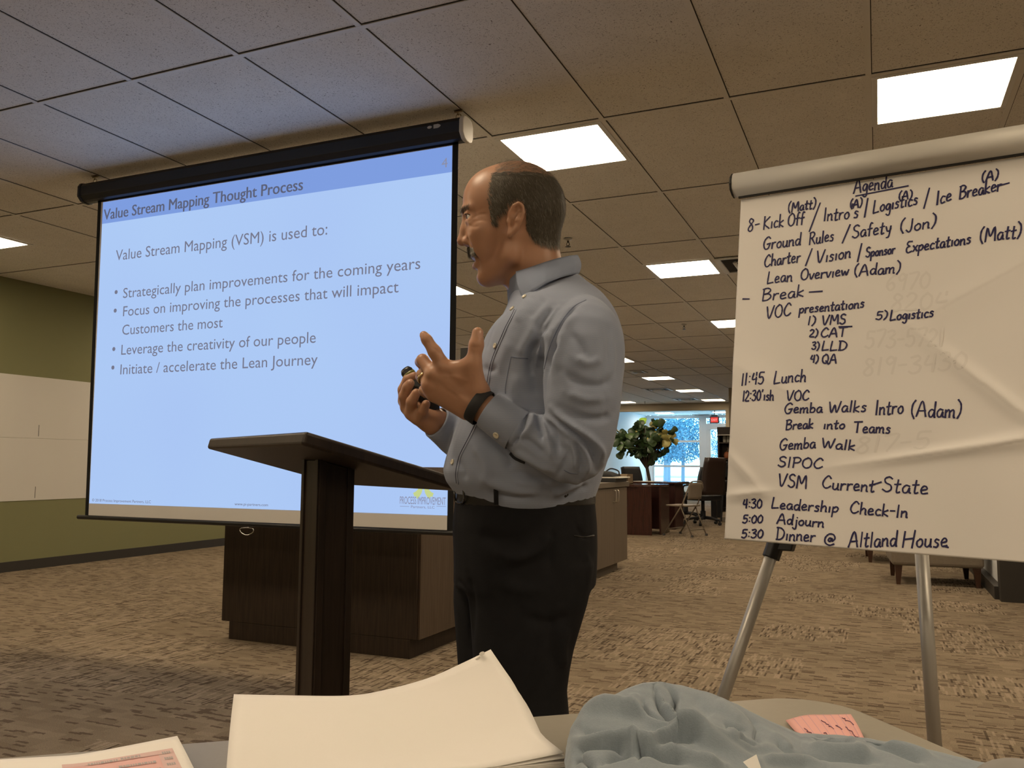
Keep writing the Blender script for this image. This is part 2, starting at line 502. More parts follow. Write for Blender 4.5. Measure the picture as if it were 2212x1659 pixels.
M_DARKGAP = mat('vent_dark', (.02, .018, .016), 0.8)

struct(MB().add([(XL, Y0, 0), (XR, Y0, 0), (XR, Y1, 0), (XL, Y1, 0)], [(0, 1, 2, 3)]).build('floor', M_CARPET, fix=False))
struct(MB().add([(XL, Y0, ZC + .006), (XL, Y1, ZC + .006), (XR, Y1, ZC + .006), (XR, Y0, ZC + .006)], [(0, 1, 2, 3)]).build('ceiling', M_CEIL, fix=False))
g = MB()
for i in range(-3, 19):                    # T-bars of the ceiling grid, running away from the viewer and across
    x = GX(i)
    if XL < x < XR: g.box((x - .012, Y0, ZC), (x + .012, Y1, ZC + .0055))
for j in range(-10, 24):
    y = GY(j * .5) if j * .5 == int(j * .5) else None
    if y is not None and Y0 < y < Y1: g.box((XL, y - .012, ZC - .0005), (XR, y + .012, ZC + .005))
struct(g.build('trim_1', M_GRID))
gap = MB()
for i in range(-3, 19):
    x = GX(i)
    if XL < x < XR: gap.box((x + .012, Y0, ZC + .0035), (x + .0155, Y1, ZC + .0058))
for j in range(-5, 12):
    y = GY(j)
    if Y0 < y < Y1: gap.box((XL, y - .0165, ZC + .0035), (XR, y - .012, ZC + .0058))
struct(gap.build('trim_2', M_DARKGAP))
T = .12
struct(MB().box((XL - T, Y0, 0), (XL, 10.4, ZC + .05)).build('wall_left', M_OLIVE))
struct(MB().box((XL - T, 10.4, 0), (XL, Y1 + T, ZC + .05)).build('wall_left_far', M_PALE))
struct(MB().box((XL, Y0 - T, 0), (XR, Y0, ZC + .05)).build('wall_behind', M_CREAM))
struct(MB().box((XR, Y0, 0), (XR + T, Y1, ZC + .05)).build('wall_right', M_CREAM))
# cased opening to the far room, with its dropped header
_jx = aty(1569, 1000, YB)[0]
struct(MB().box((XL, YB, 2.535), (_jx, YB + .2, ZC)).build('trim_3', M_TAN))
struct(MB().box((_jx, YB, 0), (XR, YB + .2, ZC)).build('wall_back', M_TAN))
# shorter wall that closes the room on the right of the opening
_py = float(atz(1578, 838, ZC)[1]); _px = aty(1575, 900, _py)[0]
struct(MB().box((_px, _py, 0), (XR, _py + .15, ZC)).build('wall_back_right', M_TAN))
# low-lying stub wall on the right with its dark end post
struct(MB().box((.86, 7.66, 0), (.98, 11.5, ZC)).build('wall_stub', M_PALE))
struct(MB().box((.80, 8.9 - 1.28, 0), (.859, 11.5, .10)).build('baseboard_right', M_BASE))
struct(MB().box((.83, 7.50, 0), (1.9, 7.655, 1.15)).build('trim_4', M_BASE))
struct(MB().box((XL, Y0, 0), (XL + .015, 10.4, .092)).build('baseboard_left', M_BASE))
struct(MB().box((XL, Y0 + .0, 0), (XR, Y0 + .015, .092)).build('baseboard_behind', M_BASE))

# window wall of the far room
M_FRAME = mat('aluminium_frame', (.55, .57, .60), 0.4, 0.3)
def glass_mat():
    m = bpy.data.materials.new('window_glass'); m.use_nodes = True
    nt = m.node_tree; nt.nodes.remove(nt.nodes['Principled BSDF'])
    t = nt.nodes.new('ShaderNodeBsdfTransparent'); t.inputs[0].default_value = (.90, .97, 1, 1)
    gl = nt.nodes.new('ShaderNodeBsdfGlossy'); gl.inputs['Roughness'].default_value = 0.02
    mx = nt.nodes.new('ShaderNodeMixShader'); mx.inputs[0].default_value = 0.05
    nt.links.new(t.outputs[0], mx.inputs[1]); nt.links.new(gl.outputs[0], mx.inputs[2]); nt.links.new(mx.outputs[0], nt.nodes['Material Output'].inputs['Surface'])
    return m
M_GLASS = glass_mat()
wz = lambda py, px=1460: float(aty(px, py, Y1)[2])
wx = lambda px: float(aty(px, 950, Y1)[0])
wl, wm, wd0, wr = wx(1409), wx(1514), wx(1526), -3.0
ztop, zm1, zm2, zdoor = wz(901), wz(953.5), wz(1007), 2.12
wallw = MB()
wallw.box((XL, Y1, 0), (wl, Y1 + T, ZC)).box((wl, Y1, ztop), (XR, Y1 + T, ZC)).box((wl, Y1, 0), (wm, Y1 + T, .25)).box((wr, Y1, 0), (XR, Y1 + T, ztop))
struct(wallw.build('wall_far', M_PALE))
fr = MB()
fr.box((wl, Y1 + .02, .25), (wl + .06, Y1 + .10, ztop)).box((wm - .06, Y1 + .02, .25), (wm + .02, Y1 + .10, ztop))
for z in (zm1, zm2): fr.box((wl + .061, Y1 + .024, z - .035), (wm - .061, Y1 + .096, z + .035))
fr.box((wl + .061, Y1 + .024, ztop - .05), (wm - .061, Y1 + .096, ztop - .001)).box((wl + .061, Y1 + .024, .251), (wm - .061, Y1 + .096, .30))
w1 = struct(fr.build('window_1', M_FRAME))
struct(MB().box((wl, Y1 + .055, .25), (wm, Y1 + .063, ztop)).build('window_pane', M_GLASS, w1))
fr = MB()                                  # glazed door with a transom light above
dz = wz(918, 1540)
fr.box((wm + .021, Y1 + .02, 0), (wd0, Y1 + .10, ztop)).box((wd0 + .001, Y1 + .024, dz - .05), (wr, Y1 + .096, dz + .05)).box((wd0 + .001, Y1 + .024, ztop - .05), (wr, Y1 + .096, ztop - .001))
d1 = struct(fr.build('door_1', M_FRAME))
lf = MB(); xr2 = wd0 + 1.0
lf.box((wd0, Y1 + .03, 0), (wd0 + .14, Y1 + .08, dz - .05)).box((xr2 - .14, Y1 + .03, 0), (xr2, Y1 + .08, dz - .05)).box((wd0 + .14, Y1 + .03, dz - .16), (xr2 - .14, Y1 + .08, dz - .05)).box((wd0 + .14, Y1 + .03, 0), (xr2 - .14, Y1 + .08, .25))
struct(lf.build('door_leaf', M_FRAME, d1))
struct(MB().box((wd0 + .14, Y1 + .05, .25), (wr, Y1 + .058, ztop)).build('door_glass', M_GLASS, d1))
cl = MB().box((wd0 + .10, Y1 - .07, dz - .15), (wd0 + .62, Y1 + .02, dz - .06)).box((wd0 + .3, Y1 - .04, dz - .05), (wd0 + .95, Y1 - .02, dz - .02))
struct(cl.build('door_closer', M_FRAME, d1))

# ------------------------------------------------------------------ ceiling lights, vents, sprinklers
M_LENS = emat('lit_lens', LAMP_TINT, LAMP_POWER)
def make_light():
    r = thing('ceiling_light', 'x', 'ceiling light')
    w = U - .024; d = U - .024
    MB().box((.030, .030, -.0025), (w - .030, d - .030, .004)).build('lens', M_LENS, r)
    f = MB()
    f.box((0, 0, -.004), (w, .026, .0045)).box((0, d - .026, -.004), (w, d, .0045)).box((0, .026, -.004), (.026, d - .026, .0045)).box((w - .026, .026, -.004), (w, d - .026, .0045))
    f.build('light_frame', M_WHITE, r, bevel=.0015)
    return r
LP = make_light()
_seen = {
 (3, 1): "bright square ceiling light right above the man's head",
 (6, 1): 'large bright ceiling light above the flip chart',
 (-5, 1): 'bright ceiling light at the left edge, beside the hanging screen',
 (-1, 3.5): 'bright ceiling light half hidden by the screen edge, level with the chin',
 (3, 3.5): 'bright ceiling light between the man and the flip chart',
 (3, 6): "small bright ceiling light cut off by the flip chart's left edge",
 (-1, 8.5): "small ceiling light half hidden behind the man's shoulder",
 (-1, 11): 'distant ceiling light just above the two dark vents, nearest in its row of three',
 (-1, 13.5): 'distant ceiling light in the middle of the row of three before the beam',
 (-1, 16): 'distant ceiling light closest to the beam and the flip chart',
 (-5, 16): "distant ceiling light beside the man's elbow, just before the beam",
}
def put_light(i, j, label=None):
    q = instance(LP, (GX(i) + .012, GY(j) + .012, ZC - .001), 0, label or 'square ceiling light that the picture does not show', 'square ceiling lights')
for key, lab in _seen.items(): put_light(*key, lab)
for i, j in ((-5, 3.5), (-5, 6), (-1, 6), (-1, 1), (3, 8.5), (3, 11), (6, 3.5), (6, 6), (9, 1), (10, 6), (3, 13.5), (-5, 11), (8, -1.5), (-5, -1.5), (-1, -1.5), (3, -1.5), (10, -1.5), (3, -4), (6, -4), (9, -4), (-1, -4)): put_light(i, j)
for px, py, lab in ((1436, 892.5, 'ceiling light in the far bluish room, above the window'), (1560, 890.5, 'ceiling light in the far bluish room, above the exit sign')):
    p = atz(px, py, ZC); q = instance(LP, (p[0] - .3, p[1] - .3, ZC - .001), 0, lab, 'square ceiling lights')
q = instance(LP, (GX(-7.3), GY(24), ZC - .001), 0, 'square ceiling light that the picture does not show', 'square ceiling lights')
purge(LP)

def vent(x, y, w, label, d=None):
    d = d or w
    r = thing('ceiling_vent', label, 'vent', (x, y, ZC), 'ceiling air vents')
    MB().box((x, y, ZC - .002), (x + w, y + d, ZC + .003)).build('vent_backing', M_DARKGAP, r)
    f = MB(); b = .04
    f.box((x, y, ZC - .012), (x + w, y + b, ZC - .001)).box((x, y + d - b, ZC - .012), (x + w, y + d, ZC - .001)).box((x, y + b, ZC - .012), (x + b, y + d - b, ZC - .001)).box((x + w - b, y + b, ZC - .012), (x + w, y + d - b, ZC - .001))
    f.build('vent_frame', M_WHITE, r, bevel=.002)
    for s_ in (.22, .36):                                     # nested square louvres
        l = MB(); a0, a1 = x + w * s_, x + w * (1 - s_); c0, c1 = y + d * s_, y + d * (1 - s_); t = .022
        l.obox((a0, c0, ZC - .022), (a1 - a0, 0, 0), (0, t, .016), (0, .003, -.003)).obox((a0, c1, ZC - .022), (a1 - a0, 0, 0), (0, -t, .016), (0, -.003, -.003))
        l.obox((a0, c0, ZC - .022), (0, c1 - c0, 0), (t, 0, .016), (.003, 0, -.003)).obox((a1, c0, ZC - .022), (0, c1 - c0, 0), (-t, 0, .016), (-.003, 0, -.003))
        l.build('louvre', M_WHITE, r)
    return r
vent(GX(4) + .012, GY(3.5) + .012, U - .024, "square ceiling vent at the flip chart's upper left edge")
vent(GX(-2) + .012, GY(13) + .012, U - .024, 'square ceiling vent beside the middle distant light')
vent(GX(-2) + .012, GY(15.5) + .012, U - .024, 'square ceiling vent nearest the beam')
p = atz(1380, 803, ZC); vent(p[0] - .12, p[1] - .2, .24, "small dark vent right of the man's shoulder", .4)
p = atz(1518, 896, ZC); vent(p[0] - .3, p[1] - .3, .6, 'ceiling vent in the far bluish room left of the exit sign')
def sprinkler(px, py, label):
    p = atz(px, py, ZC)
    r = thing('fire_sprinkler', label, 'sprinkler', tuple(p), 'fire sprinklers on the ceiling')
    br = mat('sprinkler_metal', (.10, .09, .07), .35, .8)
    MB().lathe([(.032, -.001), (.032, -.004), (.012, -.010), (.010, -.016)], p, 16).build('escutcheon', mat('escutcheon_metal', (.5, .48, .42), .3, .8), r, smooth=True)
    MB().tube([p + [0, 0, -.012], p + [0, 0, -.030]], .008, 8).tube([p + [-.008, 0, -.03], p + [-.012, 0, -.045], p + [0, 0, -.058]], .003, 6).tube([p + [.008, 0, -.03], p + [.012, 0, -.045], p + [0, 0, -.058]], .003, 6).build('sprinkler_body', br, r)
    d = MB().lathe([(.004, -.058), (.020, -.060), (.022, -.062)], p, 14); d.build('deflector', br, r)
sprinkler(1227, 516, "fire sprinkler just right of the man's nape")
sprinkler(1477.5, 701, 'fire sprinkler below the light in mid-ceiling, left of the flip chart')
sprinkler(1393, 867, 'tiny sprinkler near the beam')

# exit sign hanging in the far room
ye = 25.2
c = aty(1543.5, 907, ye); ex = thing('exit_sign', 'small red lit exit sign hanging near the glass door', 'exit sign', tuple(c))
hw, hh = .135, .105
MB().box((c[0] - hw, ye - .03, c[2] - hh), (c[0] + hw, ye + .03, c[2] + hh)).build('sign_box', mat('sign_grey', (.30, .31, .33), .5), ex, bevel=.006)
MB().box((c[0] - hw + .03, ye - .034, c[2] - hh + .03), (c[0] + hw - .03, ye - .031, c[2] + hh - .03)).build('sign_face', emat('exit_red', (.95, .07, .06), .85), ex)
MB().box((c[0] - .09, ye - .02, c[2] + hh), (c[0] + .09, ye + .02, c[2] + hh + .05)).tube([(c[0], ye, c[2] + hh + .05), (c[0], ye, ZC)], .012, 8).build('sign_stem', mat('sign_grey', (.3, .3, .3)), ex)

def text_obj(name, s, m, parent, origin, ax, ay, width=None, height=None, bold=0.0, align='LEFT', depth=.0006):
    """lettering as a thin mesh in the plane (ax, ay) starting at origin; scaled to width (m) and cap height (m)"""
    cu = bpy.data.curves.new(name, 'FONT'); cu.body = s; cu.size = 1.0; cu.resolution_u = 3
    o = bpy.data.objects.new(name, cu); COL.objects.link(o)
    dg = bpy.context.evaluated_depsgraph_get(); me = bpy.data.meshes.new_from_object(o.evaluated_get(dg))
    bpy.data.objects.remove(o); bpy.data.curves.remove(cu)
    n = len(me.vertices); V = np.zeros(n * 3); me.vertices.foreach_get('co', V); V = V.reshape(-1, 3)
    x0, x1 = V[:, 0].min(), V[:, 0].max()
    cap = 0.73
    sx = width / (x1 - x0) if width else height / cap
    sy = height / cap if height else sx
    ax = np.asarray(ax, float); ay = np.asarray(ay, float); nz = np.cross(ax, ay)
    W = np.asarray(origin, float) + np.outer((V[:, 0] - x0) * sx, ax) + np.outer(V[:, 1] * sy, ay) + nz * depth
    if bold:                                # heavier strokes: the same letters laid twice, a hair apart
        P = [list(p.vertices) for p in me.polygons]
        k = bold * sx
        VV = np.concatenate([W + ax * (dx * k) + nz * (j * 4e-5) for j, dx in enumerate((-1.0, -.33, .33, 1.0))])
        FF = [[i + n * j for i in p] for j in range(4) for p in P]
        bpy.data.meshes.remove(me); me = bpy.data.meshes.new(name); me.from_pydata([tuple(v) for v in VV], [], FF); me.update()
    else:
        me.vertices.foreach_set('co', W.astype(np.float32).ravel()); me.update()
    me.name = name
    me.materials.clear()
    return link(name, me, m, parent)
text_obj('exit_lettering', 'EXIT', emat('exit_letter', (1, .45, .40), 1.0), ex, (c[0] - .082, ye - .0345, c[2] - .035), (1, 0, 0), (0, 0, 1), .164, .07, .02)

# ------------------------------------------------------------------ left wall sheets
M_SHEET = mat('wall_sheet_white', (.53, .505, .46), .55, noise=(1.3, .03))
for z0, z1, lab in ((.652, 1.243, 'lower long white paper sheet pinned on the olive wall'), (1.2445, 1.838, 'upper long white paper sheet pinned on the olive wall')):
    sh = tag(MB().box((XL + .001, 2.2, z0), (XL + .005, 7.6, z1)).build('wall_paper_sheet', M_SHEET, bevel=.0015), lab, 'paper', 'white sheets on the olive wall')
    zc0 = z0 + .02
    MB().box((XL + .0052, 5.640, zc0), (XL + .0056, 5.6455, zc0 + .11)).build('paper_slit', M_BASE, sh)
# ------------------------------------------------------------------ hanging projection screen
SY = 3.5
scr = thing('projection_screen', 'large pull-down projection screen showing the value stream mapping slide', 'projection screen', (-3.03, SY, ZC))
M_CASE = mat('screen_case_black', (.010, .010, .010), .38, spec=.5)
cs = [(-.052, .03), (-.040, .050), (-.018, .056), (.018, .056), (.040, .048), (.052, .026), (.052, -.026), (.040, -.048), (.018, -.056), (-.012, -.056), (-.030, -.050), (-.052, -.026)]
zc = 2.630
MB().prism(cs, (0, 1, 0), (0, 0, 1), (-4.318, SY, zc), (2.538, 0, 0)).build('case', M_CASE, scr, bevel=.003)
ecs = [(a * 1.08, b * 1.08) for a, b in cs]
MB().prism(ecs, (0, 1, 0), (0, 0, 1), (-4.336, SY, zc), (.02, 0, 0)).build('end_cap', M_CASE, scr, bevel=.004)
MB().prism(ecs, (0, 1, 0), (0, 0, 1), (-1.781, SY, zc), (.022, 0, 0)).build('end_cap', mat('end_cap_white', (.62, .60, .55), .5), scr, bevel=.004)
# maker's bullet-shaped mark on the case
mk = [(.0, .0), (.024, .0), (.032, .003), (.040, .010), (.032, .017), (.024, .020), (0, .020)]
MB().prism(mk, (1, 0, 0), (0, 0, 1), (-1.92, SY - .0525, zc + .010), (0, -.0006, 0)).prism([(-.022 + .013 * math.cos(t / 8 * math.pi), .010 + .007 * math.sin(t / 8 * math.pi)) for t in range(16)], (1, 0, 0), (0, 0, 1), (-1.92, SY - .0525, zc + .010), (0, -.0006, 0)).build('case_emblem', mat('emblem_grey', (.5, .5, .5)), scr)
zb = .716
bl_t, bl_b, br_t, br_b = -4.222, -4.190, -1.812, -1.815
fab = mat('screen_matte_white', (.72, .69, .64), .9, noise=(2, .015))
MB().add([(bl_b, SY, zb), (br_b, SY, zb), (br_t, SY, 2.59), (bl_t, SY, 2.59), (bl_b, SY + .0008, zb), (br_b, SY + .0008, zb), (br_t, SY + .0008, 2.59), (bl_t, SY + .0008, 2.59)],
         [(0, 1, 2, 3), (7, 6, 5, 4), (0, 4, 5, 1), (1, 5, 6, 2), (2, 6, 7, 3), (3, 7, 4, 0)]).build('fabric', fab, scr)
M_EDGE = mat('screen_border_black', (.006, .006, .006), .8)
bd = MB()
bd.obox((bl_b - .001, SY - .0008, zb), (.026, 0, 0), (bl_t - bl_b, 0, 2.59 - zb), (0, .0024, 0))
bd.obox((br_b - .030, SY - .0008, zb), (.031, 0, 0), (br_t - br_b, 0, 2.59 - zb), (0, .0024, 0))
bd.obox((bl_t, SY - .0008, 2.566), (br_t - bl_t, 0, 0), (0, 0, .03), (0, .0024, 0))
bd.build('fabric_border', M_EDGE, scr)
bar = MB().tube([(-4.245, SY, zb - .008), (-1.80, SY, zb - .008)], .0125, 12); bar.build('bottom_bar', M_CASE, scr, smooth=True)
hx = float(aty(533, 1146, SY)[0]); hz = zb - .030
MB().tube(crom([(hx - .04, SY, hz), (hx - .042, SY, hz - .016), (hx - .018, SY, hz - .030), (hx, SY, hz - .033), (hx + .018, SY, hz - .030), (hx + .042, SY, hz - .016), (hx + .04, SY, hz), (hx, SY, hz + .004)], 4, True), .0024, 8, closed=True).build('pull_handle', mat('chrome', (.7, .7, .7), .2, 1.0), scr, smooth=True)
M_HOOK = mat('brass_hook', (.32, .26, .17), .35, .9)
for x in (-4.258, -1.812):
    hk = MB().tube(crom([(x, SY, zc + .058), (x + .012, SY, zc + .066), (x + .012, SY, zc + .08), (x, SY, zc + .086), (x - .012, SY, zc + .08), (x - .012, SY, zc + .066)], 4, True), .0022, 6, closed=True)
    hk.tube(crom([(x, SY, zc + .080), (x - .006, SY, zc + .088), (x, SY, ZC - .008), (x + .008, SY, ZC - .004)], 4), .003, 6)
    hk.box((x - .022, SY - .012, ZC - .004), (x + .022, SY + .012, ZC - .0005)).tube([(x - .022, SY, ZC - .008), (x + .022, SY, ZC - .008)], .004, 6)
    hk.build('ceiling_hook', M_HOOK, scr)
# projected picture
def slide_mat(name, c1, c2, gain):
    m = bpy.data.materials.new(name); m.use_nodes = True
    nt = m.node_tree; nt.nodes.remove(nt.nodes['Principled BSDF'])
    e = nt.nodes.new('ShaderNodeEmission'); e.inputs['Strength'].default_value = gain
    tc = nt.nodes.new('ShaderNodeTexCoord'); n = nt.nodes.new('ShaderNodeTexNoise'); n.inputs['Scale'].default_value = 1.1; n.inputs['Detail'].default_value = 1
    mx = nt.nodes.new('ShaderNodeMix'); mx.data_type = 'RGBA'; mx.inputs[6].default_value = (*c1, 1); mx.inputs[7].default_value = (*c2, 1)
    nt.links.new(tc.outputs['Object'], n.inputs['Vector']); nt.links.new(n.outputs['Fac'], mx.inputs[0]); nt.links.new(mx.outputs[2], e.inputs['Color'])
    nt.links.new(e.outputs[0], nt.nodes['Material Output'].inputs['Surface']); return m
M_SLIDE = slide_mat('slide_light_blue', lin((168, 194, 243)), lin((176, 206, 246)), SLIDE_GAIN)
M_BAND = slide_mat('slide_band_blue', lin((128, 158, 224)), lin((124, 156, 222)), SLIDE_GAIN)
yi = SY - .0016
zt, zh, zi = 2.562, 2.4305, .788
x0t, x0b, x1 = -4.180, -4.163, -1.8435
xl = lambda z: x0b + (x0t - x0b) * (z - zi) / (zt - zi)
sl = MB().add([(xl(zi), yi, zi), (x1, yi, zi), (x1, yi, zh), (xl(zh), yi, zh)], [(0, 1, 2, 3)]).build('slide_image', M_SLIDE, scr, fix=False)
MB().add([(xl(zh), yi, zh), (x1, yi, zh), (x1, yi, zt), (xl(zt), yi, zt)], [(0, 1, 2, 3)]).build('slide_title_band', M_BAND, sl, fix=False)
M_TXT = emat('slide_text_grey', lin((118, 120, 140)), 1.0)
M_TXB = emat('slide_title_grey', lin((92, 97, 120)), 1.0)
M_TXL = emat('slide_text_pale', lin((138, 142, 168)), 1.0)
def slide_text(s, pl, pr_, cap, m=None, bold=0.0, name='slide_lettering'):
    a = aty(*pl, yi); b = aty(*pr_, yi); z = (a[2] + b[2]) / 2
    return text_obj(name, s, m or M_TXT, sl, (a[0], yi - .0004, z), (1, 0, 0), (0, 0, 1), b[0] - a[0], cap, bold)
slide_text('Value Stream Mapping Thought Process', (224, 474), (654, 412), .068, M_TXB, .02, 'slide_title_lettering')
slide_text('4', (954, 363), (967, 361), .050, M_TXL, 0, 'slide_number')
slide_text('Value Stream Mapping (VSM) is used to:', (250, 562), (707, 508), .066)
for s, a, b in (('Strategically plan improvements for the coming years', (266, 642), (908, 583)),
                ('Focus on improving the processes that will impact', (266, 682), (861, 633)),
                ('Customers the most', (264, 723), (481, 708)),
                ('Leverage the creativity of our people', (262, 766), (682, 741)),
                ('Initiate / accelerate the Lean Journey', (260, 807), (686, 790))):
    slide_text(s, a, b, .062)
for px, py in ((251, 631), (249, 671), (246, 754), (244, 794)):
    c = aty(px, py, yi); MB().lathe([(.0001, 0), (.012, 0), (.012, .0004), (.0001, .0004)], (c[0], yi - .0002, c[2]), 14, (0, -1, 0)).build('slide_bullet', M_TXT, sl)
slide_text('© 2018 Process Improvement Partners, LLC', (199, 1084), (326, 1086), .016, M_TXT, .01, 'footer_lettering')
slide_text('www.pi-partners.com', (507, 1091), (579, 1094), .015, M_TXT, .01, 'footer_lettering')
slide_text('PROCESS IMPROVEMENT', (864, 1088), (963, 1091), .037, M_TXL, .01, 'logo_lettering')
slide_text('Partners, LLC', (888, 1097), (939, 1099), .013, M_TXL, .01, 'logo_lettering')
M_LOGO = emat('slide_logo_green', lin((196, 210, 140)), 1.0)
lc = aty(914.5, 1072, yi); lg = MB()
for sgn in (-1, 1):
    lg.prism([(sgn * a, b) for a, b in ((.004, .055), (.012, .040), (.040, .012), (.056, .004), (.050, -.006), (.052, -.012), (.040, -.010), (.034, -.024), (.022, -.014), (.010, .004), (.002, .030), (.001, .05))], (1, 0, 0), (0, 0, 1), (lc[0], yi - .0004, lc[2] + .01), (0, -.0002, 0))
    lg.lathe([(.0001, 0), (.0115, 0), (.0115, .0002), (.0001, .0002)], (lc[0] + sgn * .0275, yi - .0004, lc[2] + .049), 16, (0, -1, 0))
lg.build('slide_logo', M_LOGO, sl)
ln = MB()
for a, b in ((864, 884), (943, 963)):
    p = aty(a, 1093.5, yi); q = aty(b, 1094.5, yi); ln.box((p[0], yi - .0006, p[2] - .001), (q[0], yi - .0004, p[2] + .001))
ln.build('slide_logo_rule', M_TXL, sl)
# ------------------------------------------------------------------ flip chart on its easel
ce = np.array([.9836, -.18, -.021]); ce /= np.linalg.norm(ce)
C0 = atd(1570, 1165, 1.95)                       # lower left corner of the paper
_d = ray(1601, 428); _k = np.dot(C0 - CAM, ce) / np.dot(_d, ce)
_tl = CAM + _k * _d; cv = _tl - C0; CH = np.linalg.norm(cv); cv /= CH
cn = np.cross(ce, cv); cn /= np.linalg.norm(cn)
if np.dot(cn, CF) > 0: cn = -cn                  # towards the viewer
CWID = .70
def onchart(px, py):
    q = atpl(px, py, C0, cn) - C0
    return np.dot(q, ce), np.dot(q, cv)
ease = thing('flip_chart_easel', 'aluminium tripod easel with a silver clamp bar holding the agenda sheet', 'easel', (float(C0[0] + .35), float(C0[1]), 0))
M_ALU = mat('easel_aluminium', (.42, .40, .36), .42, .45, bump=(300, .05, .001))
M_SILVER = mat('clamp_bar_silver', (.56, .54, .49), .55, .12, bump=(400, .05, .001))
M_EBLACK = mat('easel_black_plastic', (.014, .013, .012), .45)
# backing board behind the paper
MB().obox(C0 + ce * .012 + cv * .012 - cn * .010, ce * (CWID - .02), cv * (CH - .03), -cn * .008).build('backing_board', mat('board_grey', (.10, .095, .085), .6), ease, bevel=.003)
# clamp bar: rounded silver profile with a dark gap beneath
top = C0 + cv * (CH + .008) + cn * .012
prof = [(-.010, -.006), (.004, -.004), (.020, .004), (.026, .018), (.024, .034), (.014, .046), (-.002, .052), (-.016, .048), (-.024, .034), (-.022, .014)]
MB().prism([tuple(q[:2]) for q in crom([(a * .95, b * 1.06, 0) for a, b in prof], 5, True)], cn, cv, top - ce * .014, ce * (CWID + .03)).build('clamp_bar', M_SILVER, ease, smooth=True)
MB().prism([(a * 1.05, b * 1.08 - .001) for a, b in prof], cn, cv, top - ce * .0195, ce * .006).build('bar_end_cap', M_EBLACK, ease, bevel=.002)
MB().prism([(a * 1.05, b * 1.08 - .001) for a, b in prof], cn, cv, top + ce * (CWID + .016), ce * .006).build('bar_end_cap', M_EBLACK, ease, bevel=.002)
MB().obox(C0 + cv * (CH - .003) + ce * -.004 + cn * .0035, ce * (CWID + .012), cv * .016, cn * .006).build('clamp_lip', M_EBLACK, ease)
# sheet of paper: gently waved, real thickness
NU, NV = 190, 230
def sheet_z(u, v):
    s_ = u / CWID; t_ = v / CH
    z = .002 + .010 * (1 - t_) ** 2 + .0035 * math.sin(2.2 * s_ * math.pi + 1.5) * (1 - t_)
    for cu_, cv_, a, ang, w, l in ((.44, .21, .0075, 0.18, .012, .17), (.55, .33, .006, -.75, .018, .20), (.05, .105, .008, .15, .013, .05), (.035, .16, .006, -.8, .014, .06), (.60, .24, .006, .25, .02, .12), (.10, .36, .0035, -.5, .03, .2), (.5, .55, .003, .5, .03, .2)):
        du, dv = u - cu_, v - cv_
        p = du * math.cos(ang) + dv * math.sin(ang); q = -du * math.sin(ang) + dv * math.cos(ang)
        z += a * math.exp(-(q / w) ** 2 - (p / l) ** 2) * (1 if q > 0 else .75)
    return z * min(1, (1 - t_) * 6 + .15)
G = [[C0 + ce * (CWID * i / NU) + cv * ((CH - .004) * j / NV) + cn * sheet_z(CWID * i / NU, CH * j / NV) for j in range(NV + 1)] for i in range(NU + 1)]
M_CHART = mat('flip_chart_paper', (.80, .77, .73), .75, noise=(1.6, .02))
sheet = tag(MB().grid(G).build('flip_chart_sheet', M_CHART, None, smooth=True, solid=.0006), 'big white flip chart sheet with the handwritten blue Agenda', 'paper')
sheet.location = (0, 0, 0)

